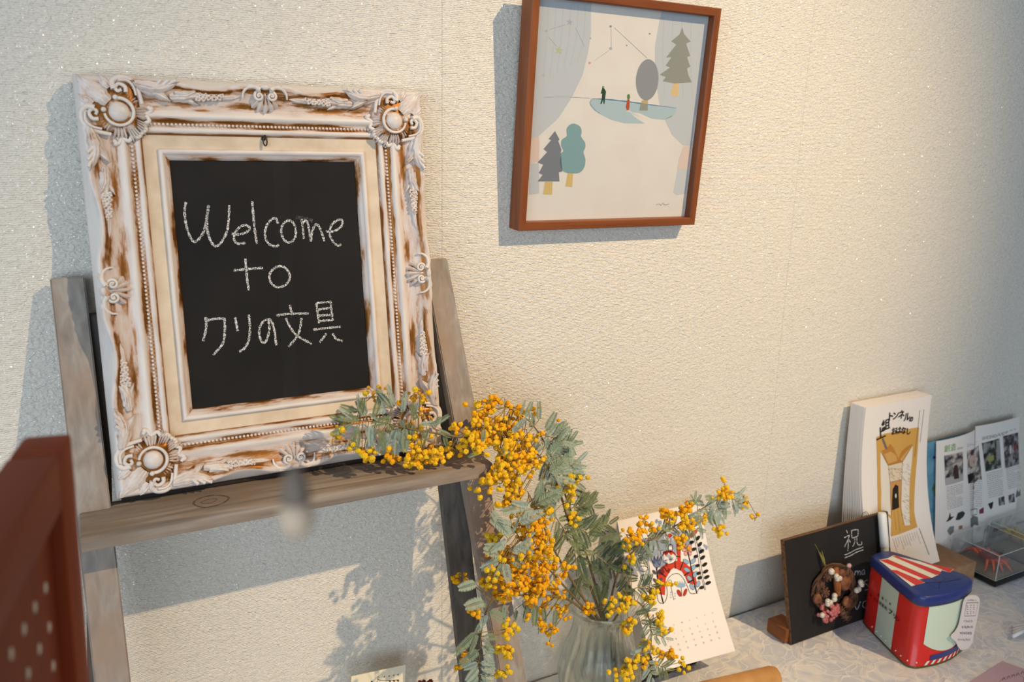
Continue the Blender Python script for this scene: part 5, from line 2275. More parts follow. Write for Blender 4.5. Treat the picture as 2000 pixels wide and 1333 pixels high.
for (x0_, y0_, x1_, amp, c) in ((1125, 580, 1215, 9, 8), (1090, 790, 1180, 14, 7), (1068, 850, 1180, 16, 10), (1050, 910, 1172, 16, 12), (1030, 975, 1160, 14, 9)):
    for i in range(c):
        x = x0_ + (x1_ - x0_) * i / c
        ink.stroke([(x + r.uniform(-3, 3), y0_ - amp * r.uniform(.5, 1)), (x + r.uniform(0, 8), y0_ + r.uniform(-4, 4)), (x + r.uniform(0, 10), y0_ + amp * r.uniform(.3, 1))], 0.0010, HW, 1, 3)
for i in range(3):
    x = 1125 + i * 32
    for j in range(5):
        ink.stroke([(x - 8, 630 + j * 20), (x + r.uniform(0, 10), 626 + j * 20 + r.uniform(0, 12))], 0.0010, HW, 1, 0)
ink.build('handwriting', tcard)

# ================================================================== CRAB CASES
ACR = thin_glass('acrylic', (0.985, 0.99, 0.99, 1), 0.8, 0.02, haze=0.03)
ACE = mat('acrylic_edge', rgb(206, 214, 214), rough=0.2)
BLACKP = mat('black_plastic', rgb(24, 22, 22), rough=0.35)
SAND = mat('sand', rgb(128, 112, 92), rough=0.95, col2=rgb(162, 146, 122), nscale=420, bump=0.8, bscale=700, bdist=0.0015)


def crab_case(x0, x1, y0, y1, h, label):
    t = thing('crab_case', label, 'display case', ((x0 + x1) / 2, (y0 + y1) / 2, TZ + 0.001), 'crab specimen cases')
    q = MB()
    q.box(((x0 + x1) / 2, (y0 + y1) / 2, TZ + 0.0075), (x1 - x0, y1 - y0, 0.013), bev=0.003)
    q.build('base', BLACKP, t, auto=40)
    q = MB()
    ns = 26
    vs, fs = [], []
    for i in range(ns + 1):
        for j in range(ns + 1):
            vs.append((x0 + 0.006 + (x1 - x0 - 0.012) * i / ns, y0 + 0.006 + (y1 - y0 - 0.012) * j / ns, TZ + 0.0155 + rnd.uniform(-0.0007, 0.0007)))
    for i in range(ns):
        for j in range(ns):
            a = i * (ns + 1) + j
            fs.append((a, a + ns + 1, a + ns + 2, a + 1))
    q.add(vs, fs)
    s_ = q.build('sand_bed', SAND, t)
    s_['kind'] = 'stuff'
    z0, z1 = TZ + 0.0142, TZ + h
    a, b, c, d = x0 + 0.004, x1 - 0.004, y0 + 0.004, y1 - 0.004
    th = 0.0012
    for (ce_, si) in ((((a + b) / 2, c, (z0 + z1) / 2), (b - a, th, z1 - z0)), (((a + b) / 2, d, (z0 + z1) / 2), (b - a, th, z1 - z0)),
                      ((a, (c + d) / 2, (z0 + z1) / 2), (th, d - c, z1 - z0)), ((b, (c + d) / 2, (z0 + z1) / 2), (th, d - c, z1 - z0)),
                      (((a + b) / 2, (c + d) / 2, z1), (b - a, d - c, th))):
        q = MB()
        q.box(ce_, si)
        q.build('acrylic_pane', ACR, t, smooth=False)
    e = 0.0011
    for (ce_, si) in [((x, y, (z0 + z1) / 2), (e, e, z1 - z0)) for x in (a, b) for y in (c, d)] + [((x, (c + d) / 2, z), (e, d - c, e)) for x in (a, b) for z in (z0, z1)] + [(((a + b) / 2, y, z), (b - a, e, e)) for y in (c, d) for z in (z0, z1)]:
        q = MB()
        q.box(ce_, si)
        q.build('pane_edge', ACE, t, smooth=False)
    return t


crab_case(1.7130, 1.8500, -0.1765, -0.0590, 0.074, 'clear acrylic case holding the red crab, nearer the tin')
crab_case(1.8560, 2.0100, -0.1700, -0.0570, 0.078, 'clear acrylic case holding the yellow crab, cut by the photo edge')


def crab(c, ang, sc, m1, m2, label, name='crab_specimen'):
    t = thing(name, label, 'crab', c, 'crab specimens')
    Rz = Matrix.Rotation(ang, 3, 'Z')
    c = Vector(c)

    def P(x, y, z):
        return c + Rz @ Vector((x, y, z)) * sc
    q = MB()
    q.ell(P(0, 0, 0.014), Vector((0.021, 0.0165, 0.0085)) * sc, sub=3, R=Rz, jit=0.02)
    q.build('carapace', m2, t)
    q = MB()
    q.ell(P(0, 0, 0.011), Vector((0.019, 0.0150, 0.0065)) * sc, sub=3, R=Rz)
    q.build('underside', m1, t)
    for s in (-1, 1):
        for k in range(4):
            y = -0.010 + k * 0.0062
            sp_ = (k - 1.5) * 0.010
            q = MB()
            q.tube(cat([P(s * 0.016, y, 0.011), P(s * 0.030, y + sp_ * 0.6, 0.019), P(s * 0.041, y + sp_ * 1.1, 0.010), P(s * 0.047, y + sp_ * 1.5, 0.0008)], 3),
                   [x * sc for x in (0.0034, 0.0040, 0.0040, 0.0036, 0.0032, 0.0030, 0.0026, 0.0021, 0.0015, 0.0008)][:10], 7)
            q.build('leg', m1, t)
        q = MB()
        q.tube(cat([P(s * 0.013, -0.013, 0.011), P(s * 0.024, -0.022, 0.012), P(s * 0.018, -0.031, 0.010)], 4), [x * sc for x in (0.0030, 0.0032, 0.0034, 0.0034, 0.0034, 0.0036, 0.0038, 0.0040, 0.0040)], 8)
        q.ell(P(s * 0.014, -0.034, 0.010), Vector((0.0050, 0.0068, 0.0048)) * sc, sub=2, R=Rz)
        q.tube([P(s * 0.013, -0.037, 0.011), P(s * 0.008, -0.043, 0.011), P(s * 0.003, -0.042, 0.0105)], [0.0028 * sc, 0.0020 * sc, 0.0006 * sc], 7)
        q.tube([P(s * 0.012, -0.035, 0.0085), P(s * 0.006, -0.039, 0.0085), P(s * 0.002, -0.040, 0.0095)], [0.0022 * sc, 0.0016 * sc, 0.0006 * sc], 7)
        q.build('claw', m1, t)
        q = MB()
        q.tube([P(s * 0.006, -0.014, 0.015), P(s * 0.007, -0.017, 0.018)], 0.0010 * sc, 6)
        q.ell(P(s * 0.007, -0.0172, 0.0185), 0.0014 * sc, sub=1)
        q.build('eye_stalk', m2, t)
    return t


CR1 = mat('crab_orange', rgb(206, 70, 34), rough=0.45, col2=rgb(222, 96, 52), nscale=120)
CR2 = mat('crab_shell_dark', rgb(96, 30, 32), rough=0.4, col2=rgb(140, 50, 40), nscale=90)
CY1 = mat('crab_yellow', rgb(206, 186, 96), rough=0.5, col2=rgb(214, 168, 70), nscale=120)
CY2 = mat('crab_shell_yellow', rgb(210, 160, 60), rough=0.45, col2=rgb(180, 150, 70), nscale=90)
crab((1.779, -0.112, TZ + 0.0158), math.radians(62), 0.98, CR1, CR2, 'red-orange crab with a dark shell on sand in the case')
crab((1.937, -0.092, TZ + 0.0158), math.radians(75), 1.15, CY1, CY2, 'yellow crab on sand in the right-hand case')

# ================================================================== SMALL THINGS ON THE TABLE
KR = mat('tan_wood', rgb(186, 134, 74), rough=0.55, col2=rgb(200, 150, 90), nscale=40)
a_, b_ = atZ(1515, 1322, 0.742), atZ(1395, 1352, 0.742)
q = MB()
q.tube([a_ + (a_ - b_) * 0.03, a_, a_.lerp(b_, 0.06), b_, b_ + (b_ - a_) * 0.4], [0.010, 0.017, 0.0195, 0.0205, 0.0205], 22)
one(q, 'tan_roll', KR, 'tan roll with a rounded end at the bottom edge left of the tin', 'roll', (a_.x - 0.05, a_.y, TZ + 0.001))
PK = mat('pink_paper', rgb(186, 156, 168), rough=0.75)
p0, p1, p2 = atZ(1893, 1333, TZ + 0.006), atZ(1957, 1292, TZ + 0.006), atZ(2030, 1318, TZ + 0.006)
p3 = p0 + (p2 - p1)
q = MB()
vs = [p0, p1, p2, p3]
q.add([p + Vector((0, 0, -0.005)) for p in vs] + vs, [(3, 2, 1, 0), (4, 5, 6, 7)] + [(k, (k + 1) % 4, (k + 1) % 4 + 4, k + 4) for k in range(4)])
pk = thing('pink_booklet', 'dusty pink booklet lying at the bottom right corner', 'booklet', tuple((p0 + p2) / 2 - Vector((0, 0, 0.0055))))
cov = q.build('cover', PK, pk, smooth=False)
ink = Ink(planar(p0, p1 - p0, p3 - p0), lift=0.0004)
ink.s.n = Vector((0, 0, 1))
for i in range(5):
    x = 1958 + i * 9
    ink.stroke([(x, 1330 - i * 3), (x + 3, 1324 - i * 3), (x + 6, 1329 - i * 3)], 0.0008, (120, 96, 112), 1, 3)
ink.ring(1975, 1333, 26, 12, 0.0005, (140, 116, 130), -15, 1)
ink.build('cover_print', cov)
q = MB()
c = atZ(1849, 1331, TZ + 0.003)
q.box(c + Vector((0, -0.012, -0.0015)), (0.022, 0.03, 0.0008), Matrix.Rotation(0.3, 3, 'Z'))
one(q, 'white_card_corner', WPAPER, 'small white card corner at the bottom edge below the tin', 'card', tuple(c + Vector((0, 0, -0.002))), smooth=False)
q = MB()
for k in range(4):
    a = atZ(1978, 1226 + k * 6, TZ + 0.004 + 0.0015 * k)
    q.tube([a, a + Vector((0.05, -0.010 + 0.004 * k, 0.001))], [0.0035, 0.0035], 8)
o = one(q, 'ribbon_coil', mat('ribbon_white', rgb(226, 228, 230), rough=0.5), 'coil of white ribbon at the right photo edge', 'ribbon', tuple(atZ(1980, 1235, TZ + 0.001)))

# upright cards seen at the bottom edge under the shelf
CARD = mat('cream_card', rgb(236, 224, 196), rough=0.7)
k0 = thing('leaf_sketch_card', 'cream card with a leaf sketch standing under the easel shelf', 'card', (0.352, -0.05, TZ + 0.001))
kTL, kTR = atY(686, 1322, -0.05), atY(792, 1299, -0.05)
ku = (kTR - kTL).normalized()
kn = Vector((0, -1, 0.1)).normalized()
kv = kn.cross(ku).normalized()
KW = (kTR - kTL).length
KH = kTR.z - TZ - 0.004
q = MB()
Rk = Matrix((ku, kv, kn)).transposed()
q.box(kTL + ku * KW / 2 - kv * KH / 2, (KW, KH, 0.0012), Rk)
kc = q.build('card_sheet', CARD, k0, smooth=False)
ink = Ink(planar(kTL, ku, kv), T(700, 1230, 5.0), lift=0.0009)
ink.s.n = kn
SK = (70, 50, 50)
ink.stroke([(175, 515), (190, 490), (200, 470), (190, 460), (180, 475), (200, 492), (260, 498), (330, 496), (395, 490)], 0.0007, SK, 1)
for x in (252, 298, 342, 385):
    ink.ell(x, 462 - (x - 252) * 0.16, 9, 4, SK, -50, 1, 8)
for x in (130, 305, 345, 385):
    ink.ell(x, 510 - (x - 130) * 0.04, 12, 7, SK, 30, 1, 8)
ink.build('card_print', kc)
rt = thing('red_flower_trinket', 'small dark red dried flower at the bottom edge under the shelf', 'flower', tuple(atY(828, 1345, -0.06)))
rt.location.z = TZ + 0.001
REDF = mat('dried_red', rgb(120, 26, 36), rough=0.7)
c = atY(830, 1340, -0.06)
r = random.Random(2)
q = MB()
q.tube([Vector((c.x, c.y, TZ + 0.001)), c], 0.0012, 6)
q.build('stalk', TWIG, rt)
for k in range(16):
    q = MB()
    a = r.uniform(0, 6.28)
    d = Vector((math.cos(a), 0.4 * math.sin(a), r.uniform(0.0, 0.8))).normalized()
    q.ell(c + d * 0.008, (0.003, 0.003, 0.007), sub=1, R=d.to_track_quat('Z', 'Y').to_matrix())
    q.build('petal', REDF, rt)

# lamp pull cord hanging close to the camera
pcl = CP + ray(577, 972) * (0.21 / F)
pc = thing('hanging_bead', 'blurred pale bead with a grey cap hanging close in front of the shelf', 'bead', (pcl.x, pcl.y, pcl.z - 0.011))
CORD = mat('cord_grey', rgb(120, 116, 110), rough=0.7)
q = MB()
q.tube([pcl + Vector((0, 0, 0.006)), Vector((pcl.x, pcl.y, 3.3))], 0.00005, 5)
q.build('cord', CORD, pc)
q = MB()
q.lathe([(0.0004, 0.0085), (0.0014, 0.008), (0.0030, 0.005), (0.0040, 0.000), (0.0038, -0.001), (0.0005, -0.001)], pcl, 16)
q.build('bell_cap', mat('cap_grey', rgb(128, 112, 98), rough=0.6), pc)
q = MB()
q.ell(pcl + Vector((0, 0, -0.0058)), (0.0046, 0.0046, 0.0052), sub=3)
q.build('bead', mat('bead_beige', rgb(222, 196, 168), rough=0.6), pc)

# ================================================================== GLASS VASE
VX, VY = 0.7135, -0.11
vase = thing('glass_vase', 'clear ribbed glass vase with flared rim in front of the calendar', 'vase', (VX, VY, TZ + 0.001))


def vase_glass(name, share):
    m = bpy.data.materials.new(name)
    m.use_nodes = True
    nt = m.node_tree
    nt.nodes.clear()
    out = nt.nodes.new('ShaderNodeOutputMaterial')
    g = nt.nodes.new('ShaderNodeBsdfGlass')
    g.inputs['Color'].default_value = (0.97, 0.99, 0.97, 1)
    g.inputs['Roughness'].default_value = 0.0
    g.inputs['IOR'].default_value = 1.45
    t_ = nt.nodes.new('ShaderNodeBsdfTransparent')
    t_.inputs[0].default_value = (0.98, 0.99, 0.98, 1)
    mx = nt.nodes.new('ShaderNodeMixShader')
    mx.inputs[0].default_value = share
    nt.links.new(t_.outputs[0], mx.inputs[1])
    nt.links.new(g.outputs[0], mx.inputs[2])
    nt.links.new(mx.outputs[0], out.inputs[0])
    return m


VG = vase_glass('vase_glass', 0.52)
VR = vase_glass('vase_rim_glass', 0.9)
prof_o = [(0.040, 0.000), (0.046, 0.003), (0.058, 0.020), (0.0680, 0.048), (0.0690, 0.068), (0.0630, 0.095), (0.0530, 0.120), (0.0480, 0.140), (0.0470, 0.155), (0.0500, 0.168), (0.0580, 0.177), (0.0645, 0.1815)]
prof_i = [(max(0.0, r_ - 0.0038), z + 0.0012) for r_, z in prof_o]
prof_o = [(a, b * 1.085) for a, b in prof_o]
prof_i = [(a, b * 1.085) for a, b in prof_i]
po = [(p.x, p.y) for p in cat([Vector((a, b, 0)) for a, b in prof_o], 4)]
pi_ = [(p.x, p.y) for p in cat([Vector((a, b, 0)) for a, b in prof_i], 4)]
full = po + [(0.0655, 0.1980)] + list(reversed(pi_[1:]))
full = [(0.0005, 0.0)] + full + [(0.0005, 0.008)]
no = len(po) + 1


def flute(a, i):
    if 3 < i < no - 6:
        return 1.0 + 0.028 * math.cos(a * 22)
    return 1.0


q = MB()
q.lathe(full, (VX, VY, TZ + 0.001), 132, mod=flute)
q.build('vase_body', VG, vase)
q = MB()
tor = [(VX + 0.0650 * math.cos(a), VY + 0.0650 * math.sin(a), TZ + 0.1830 * 1.083) for a in [2 * math.pi * k / 64 for k in range(65)]]
q.tube(tor, 0.0024, 8, cap=False)
q.build('rim', VR, vase)

# ================================================================== MIMOSA
BLOSSOM = []
FLM = []
for i, (c1, c2) in enumerate(((rgb(244, 184, 30), rgb(252, 208, 60)), (rgb(236, 164, 26), rgb(250, 190, 46)), (rgb(232, 190, 36), rgb(244, 212, 66)))):
    FLM.append(mat('mimosa_yellow_%d' % i, c1, rough=1.0, spec=0.0, col2=c2, nscale=500, bump=0.6, bscale=900, bdist=0.0006, sss=0.0))
BUD = mat('mimosa_bud', rgb(206, 142, 34), rough=0.8, col2=rgb(222, 166, 50), nscale=500)


def blossom_mesh(m, r, sub=2, jit=0.21):
    q = MB()
    q.ell((0, 0, 0), r, sub=sub, jit=jit)
    return q.mesh('blossom', m, smooth=False)


BM = [blossom_mesh(FLM[0], 0.0036), blossom_mesh(FLM[1], 0.0034), blossom_mesh(FLM[2], 0.0036), blossom_mesh(BUD, 0.0026, 1, 0.06)]
LEAF_COL = [mat('leaf_sage', rgb(120, 138, 110), rough=0.6, col2=rgb(146, 162, 136), nscale=60), mat('leaf_blue_grey', rgb(140, 160, 146), rough=0.55, col2=rgb(168, 184, 170), nscale=60),
            mat('leaf_olive', rgb(104, 116, 76), rough=0.65, col2=rgb(126, 138, 98), nscale=60), mat('leaf_dark_green', rgb(70, 88, 62), rough=0.65, col2=rgb(92, 108, 80), nscale=60)]
STEM = wood('mimosa_stem', rgb(104, 88, 58), rgb(138, 120, 82), along=2, scale=120, rough=0.7)
STALK = mat('flower_stalk', rgb(150, 128, 70), rough=0.7)


def frond_mesh(m, seed):
    """one feather: thin rachis along +X, unit length, flat leaflets to both sides (normal +Z)"""
    q = MB()
    r = random.Random(seed)
    q.tube([(0, 0, 0), (0.5, 0, 0.02), (1.0, 0, 0.0)], [0.012, 0.010, 0.004], 4)
    n = 22
    for i in range(n):
        t = 0.06 + 0.93 * i / (n - 1)
        ln = 0.175 * math.sin(math.pi * (0.18 + 0.74 * t)) ** 0.5
        for s in (-1, 1):
            b = Vector((t, 0, 0.02 * math.sin(math.pi * t)))
            tip = b + Vector((0.10, s * ln, 0.035 + r.uniform(-0.02, 0.03)))
            w = 0.033
            mid = b.lerp(tip, 0.5)
            q.add([b, mid + Vector((-w, 0, 0.006)), tip, mid + Vector((w, 0, 0))], [(0, 3, 2, 1)] if s > 0 else [(0, 1, 2, 3)])
    return q.mesh('leaf_frond', m, smooth=False)


FM = [[frond_mesh(m, 10 * i + k) for k in range(2)] for i, m in enumerate(LEAF_COL)]
PXM = 0.00064        # metres per image pixel near the flowers


class Branch:
    def __init__(self, name, label, stem_px, r0=0.0022, seed=1, group='mimosa branches'):
        self.r = random.Random(seed)
        P = [atY(x, y, d) for x, y, d in stem_px]
        self.root = thing('mimosa_branch', label, 'mimosa', tuple(P[0]), group)
        self.o = P[0]
        self.path = cat(P, 8)
        q = MB()
        n = len(self.path)
        q.tube(self.path, [r0 * (1 - 0.75 * i / (n - 1)) for i in range(n)], 7)
        self.stem = q.build('stem', STEM, self.root)
        self.count = 0

    def near(self, p):
        return min(self.path, key=lambda a: (a - p).length)

    def sub(self, me, name, parent, loc, rot=None, sc=1.0):
        o = bpy.data.objects.new(name, me)
        COL.objects.link(o)
        o.parent = parent
        o.location = Vector(loc) - self.o
        if rot is not None:
            o.rotation_euler = rot
        o.scale = (sc, sc, sc) if not hasattr(sc, '__len__') else sc
        return o

    def cluster(self, px, py, y, rx, ry, n, kind=0, dep=0.014, size=1.0, per=9):
        """n blossoms in an oval of the given half sizes (image pixels) around a point at depth y, on several racemes"""
        r = self.r
        c = atY(px, py, y)
        ax, az = rx * PXM, ry * PXM
        left = n
        while left > 0:
            k = min(left, per + r.randint(-2, 2))
            k = max(1, k)
            left -= k
            a, d = r.uniform(0, 6.28), math.sqrt(r.random()) * 0.85
            m = c + Vector((ax * d * math.cos(a), r.uniform(-dep, dep), az * d * math.sin(a)))
            dirv = Vector((r.uniform(-1, 1) * ax, r.uniform(-0.6, 0.6) * dep, r.uniform(-1, 0.4) * az))
            st, en = m - dirv * 0.5, m + dirv
            base = self.near(st)
            if (base - st).length > 0.06:
                base = st + (base - st).normalized() * 0.05
            q = MB()
            line = cat([base, st, m, en], 4)
            q.tube(line, [0.0006] * (len(line) - 1) + [0.0003], 4)
            pos = []
            for i in range(k):
                t = i / max(1, k - 1)
                b = st.lerp(en, t)
                off = Vector((r.gauss(0, 1), r.gauss(0, 1), r.gauss(0, 1)))
                off = off.normalized() * r.uniform(0.0045, 0.0115)
                p = b + off
                q.tube([b, p], 0.00025, 3, cap=False)
                pos.append(p)
            rac = q.build('flower_raceme', STALK, self.root)
            for p in pos:
                kk = kind if r.random() < 0.75 else r.choice((0, 1, 2))
                self.sub(BM[kk], 'blossom', rac, p, (r.uniform(0, 6), r.uniform(0, 6), r.uniform(0, 6)), size * r.uniform(0.8, 1.15))
                self.count += 1

    def leaf(self, px, py, y, ang, length, pairs=0, kind=0, spread=55, tip=True, roll=None, pitch=None, width=1.0):
        """a compound leaf: rachis from (px, py) running at the image angle (degrees, 0 right, 90 down), fronds in pairs; pairs = 0 gives one frond"""
        r = self.r
        b = atY(px, py, y)
        a = math.radians(ang)
        d = Vector((math.cos(a), r.uniform(-0.35, 0.2) if pitch is None else pitch, -math.sin(a))).normalized()
        L = length * PXM

        def frond(p, d_, l, kd):
            x = d_.normalized()
            nrm = Vector((r.uniform(-0.4, 0.5), -1.0, r.uniform(0.1, 0.9))) if roll is None else Vector(roll)
            yv = nrm.cross(x).normalized()
            z = x.cross(yv).normalized()
            M = Matrix((x, yv, z)).transposed()
            k = FM[kd][r.randint(0, 1)]
            wv = l * r.uniform(0.95, 1.3) * width
            return k, M.to_euler(), (l, wv, l)
        if pairs == 0:
            k, e, s = frond(b, d, L, kind)
            base = self.near(b)
            q = MB()
            if (base - b).length < 0.05:
                q.tube([base, b], 0.0005, 4)
            else:
                q.tube([b - d * 0.01, b], 0.0005, 4)
            pet = q.build('leaf', STALK, self.root)
            self.sub(k, 'leaf_frond', pet, b, e, s)
            return
        q = MB()
        en = b + d * L * 0.75 + Vector((0, 0, -0.1 * L))
        line = cat([b, b.lerp(en, 0.5) + Vector((0, 0, 0.04 * L)), en], 6)
        base = self.near(b)
        if (base - b).length < 0.05:
            q.tube([base, b], 0.0006, 4)
        q.tube(line, [0.0007] * (len(line) - 1) + [0.0004], 5)
        rac = q.build('leaf', STALK, self.root)
        for i in range(pairs):
            t = (i + 0.6) / (pairs + 0.2)
            p = line[min(len(line) - 1, int(t * (len(line) - 1)))]
            for s in (-1, 1):
                th = math.radians(ang + s * spread + r.uniform(-10, 10))
                dd = Vector((math.cos(th), r.uniform(-0.35, 0.3), -math.sin(th))).normalized()
                k, e, sc = frond(p, dd, L * (0.62 - 0.12 * abs(t - 0.5)), kind)
                self.sub(k, 'leaf_frond', rac, p, e, sc)
        if tip:
            k, e, sc = frond(line[-1], d, L * 0.5, kind)
            self.sub(k, 'leaf_frond', rac, line[-1], e, sc)


# --- branch lying over the end of the shelf, rising from the vase
A = Branch('a', 'mimosa branch arching up from the vase over the shelf end', [(1178, 1215, -0.115), (1140, 1110, -0.12), (1108, 1010, -0.15), (1075, 920, -0.17), (1010, 855, -0.17), (930, 835, -0.165)], 0.0028, 21)
A.cluster(955, 786, -0.150, 42, 14, 26, 1, 0.010)
A.cluster(1010, 800, -0.150, 34, 18, 20, 1, 0.010)
A.cluster(920, 835, -0.165, 32, 30, 28, 0, 0.012)
A.cluster(965, 842, -0.170, 45, 26, 46, 0, 0.016)
A.cluster(1020, 850, -0.170, 40, 30, 44, 0, 0.016)
A.cluster(1000, 885, -0.185, 48, 26, 48, 0, 0.016)
A.cluster(990, 925, -0.190, 42, 30, 50, 0, 0.016)
A.cluster(1010, 955, -0.190, 30, 24, 26, 0, 0.014)
A.cluster(1078, 830, -0.140, 14, 22, 9, 1, 0.006)
for a_ in ((1014, 812, -0.17, -80, 36), (1026, 815, -0.17, -62, 34), (1052, 822, -0.17, -86, 40), (1000, 846, -0.19, -50, 42), (945, 838, -0.19, 95, 26), (1068, 850, -0.16, -25, 52),
           (1085, 845, -0.16, 10, 44), (1060, 862, -0.165, 35, 40), (1075, 880, -0.17, -60, 46), (1050, 860, -0.17, 110, 44), (980, 880, -0.19, 35, 34), (940, 880, -0.17, 160, 30)):
    A.leaf(*a_, kind=A.r.choice((0, 1, 0)))
for a_ in ((1060, 850, -0.165, 20, 70, 3), (1075, 900, -0.17, 60, 66, 3), (1092, 930, -0.16, -40, 70, 3), (1070, 945, -0.18, 100, 60, 3)):
    A.leaf(*a_, kind=1)
for a_ in ((1065, 905, -0.185, -55, 56), (1072, 925, -0.185, -30, 62), (1085, 935, -0.18, 20, 50), (1078, 950, -0.185, 70, 46), (1056, 940, -0.19, 100, 52), (1050, 985, -0.20, -20, 60), (1046, 1000, -0.20, -175, 42)):
    A.leaf(*a_, kind=A.r.choice((1, 0)), width=1.25)

# --- dense hanging branch in the middle
B = Branch('b', 'mimosa branch thick with golden blossom hanging beside the right easel post', [(1172, 1215, -0.12), (1120, 1140, -0.14), (1080, 1070, -0.17), (1050, 1000, -0.19), (1030, 960, -0.195)], 0.0026, 22)
B.cluster(1112, 955, -0.165, 40, 28, 40, 2, 0.012)
B.cluster(1060, 1000, -0.190, 26, 34, 36, 0, 0.016)
B.cluster(1040, 1045, -0.200, 40, 34, 56, 1, 0.018)
B.cluster(1015, 1085, -0.205, 44, 30, 56, 1, 0.018)
B.cluster(1050, 1100, -0.190, 30, 34, 40, 1, 0.016)
B.cluster(1000, 1125, -0.205, 46, 24, 44, 1, 0.016)
B.cluster(1122, 1010, -0.165, 10, 30, 10, 2, 0.006)
for a_ in ((1035, 985, -0.215, 175, 66), (1030, 990, -0.215, -155, 40), (1020, 1010, -0.215, 60, 34), (1015, 1005, -0.21, 120, 40), (1000, 1025, -0.215, -150, 40), (1012, 1022, -0.215, -20, 56), (985, 1042, -0.215, -120, 60),
           (990, 1055, -0.22, 165, 44), (985, 1070, -0.22, -165, 44), (1020, 1062, -0.215, -35, 34), (1008, 1068, -0.22, 30, 44)):
    B.leaf(*a_, kind=1)
for a_ in ((1085, 1010, -0.15, 60, 80, 3), (1110, 1030, -0.14, 20, 84, 3), (1120, 1060, -0.13, 75, 80, 3), (1150, 1080, -0.125, 30, 76, 3), (1100, 1000, -0.14, -20, 70, 3), (1160, 1040, -0.12, -15, 70, 3), (1175, 1110, -0.12, 20, 70, 3), (1140, 1120, -0.13, 95, 60, 3)):
    B.leaf(*a_, kind=B.r.choice((2, 2, 3)))
for a_ in ((1150, 1040, -0.12, -30, 60), (1170, 1060, -0.12, -10, 60), (1190, 1075, -0.12, -5, 70), (1130, 1085, -0.13, 80, 60), (1165, 1115, -0.12, 60, 60), (1185, 1130, -0.12, 100, 56), (1195, 1100, -0.12, 30, 60), (1120, 1010, -0.13, -40, 50), (1100, 1040, -0.14, 40, 60)):
    B.leaf(*a_, kind=B.r.choice((2, 3, 2)), width=1.3)

# --- lower drooping branch on the left
Cc = Branch('c', 'drooping mimosa branch hanging below the shelf with pale feathery leaves', [(1165, 1218, -0.12), (1110, 1172, -0.15), (1040, 1165, -0.185), (975, 1165, -0.21), (948, 1200, -0.225), (938, 1260, -0.235), (935, 1325, -0.24)], 0.0022, 23)
Cc.cluster(975, 1150, -0.205, 40, 22, 36, 1, 0.014)
Cc.cluster(1030, 1150, -0.195, 40, 26, 40, 1, 0.014)
Cc.cluster(925, 1180, -0.220, 22, 18, 12, 1, 0.008)
Cc.cluster(985, 1235, -0.225, 12, 20, 14, 2, 0.008)
Cc.cluster(985, 1275, -0.230, 14, 26, 16, 2, 0.008)
Cc.cluster(980, 1310, -0.235, 12, 18, 9, 2, 0.008)
Cc.cluster(912, 1285, -0.225, 16, 22, 9, 1, 0.008)
Cc.cluster(900, 1138, -0.175, 8, 20, 9, 1, 0.006)
Cc.cluster(1090, 1160, -0.150, 20, 20, 14, 1, 0.010)
Cc.cluster(1052, 1225, -0.150, 8, 14, 9, 1, 0.006)
Cc.cluster(1078, 1235, -0.145, 10, 20, 12, 1, 0.006)
Cc.cluster(1100, 1205, -0.140, 14, 18, 14, 1, 0.008)
Cc.cluster(1065, 1190, -0.150, 24, 14, 12, 1, 0.008)
for a_ in ((955, 1195, -0.235, 35, 44), (952, 1200, -0.235, 125, 44), (945, 1175, -0.23, 190, 52), (950, 1185, -0.23, 215, 30), (930, 1235, -0.235, 150, 60), (932, 1238, -0.235, 125, 40), (945, 1245, -0.235, 20, 36), (948, 1255, -0.24, 60, 36),
           (950, 1265, -0.24, 80, 44), (935, 1270, -0.24, 150, 46), (940, 1265, -0.24, 30, 30), (975, 1185, -0.22, 55, 34), (930, 1140, -0.21, 185, 44), (985, 1180, -0.22, 95, 30)):
    Cc.leaf(*a_, kind=Cc.r.choice((0, 1)), width=1.25)
for i, py in enumerate((1296, 1304, 1318, 1330)):
    Cc.leaf(934, py, -0.245, 165 - i * 10, 30 + 6 * i, kind=1, width=1.2)
    Cc.leaf(938, py, -0.245, 15 + i * 12, 30 + 6 * i, kind=1, width=1.2)
for a_ in ((1045, 1180, -0.17, 95, 50), (1030, 1180, -0.17, 110, 40), (1060, 1185, -0.16, 80, 46), (1020, 1175, -0.18, 60, 40), (1085, 1190, -0.15, 100, 40), (1008, 1190, -0.17, 100, 50)):
    Cc.leaf(*a_, kind=2)

# --- sprig lying on the shelf before the frame
D = Branch('d', 'mimosa sprig lying on the shelf across the frame corner', [(985, 858, -0.165), (930, 858, -0.165), (870, 850, -0.160), (800, 838, -0.155), (740, 825, -0.150), (690, 822, -0.145)], 0.0018, 24)
D.cluster(835, 888, -0.160, 40, 18, 46, 0, 0.010)
D.cluster(875, 890, -0.162, 28, 16, 30, 0, 0.010)
D.cluster(805, 895, -0.158, 22, 16, 22, 0, 0.008)
D.cluster(825, 865, -0.155, 30, 16, 16, 0, 0.008)
D.cluster(768, 890, -0.155, 12, 24, 16, 1, 0.006)
D.cluster(720, 890, -0.152, 10, 22, 14, 2, 0.006)
D.cluster(705, 870, -0.150, 18, 14, 10, 2, 0.006)
D.cluster(820, 770, -0.130, 26, 22, 18, 3, 0.006)
D.cluster(735, 775, -0.128, 26, 18, 14, 3, 0.006)
D.cluster(815, 815, -0.135, 26, 14, 14, 3, 0.006)
D.cluster(665, 835, -0.140, 16, 20, 18, 3, 0.006)
D.cluster(915, 850, -0.170, 24, 18, 12, 0, 0.008)
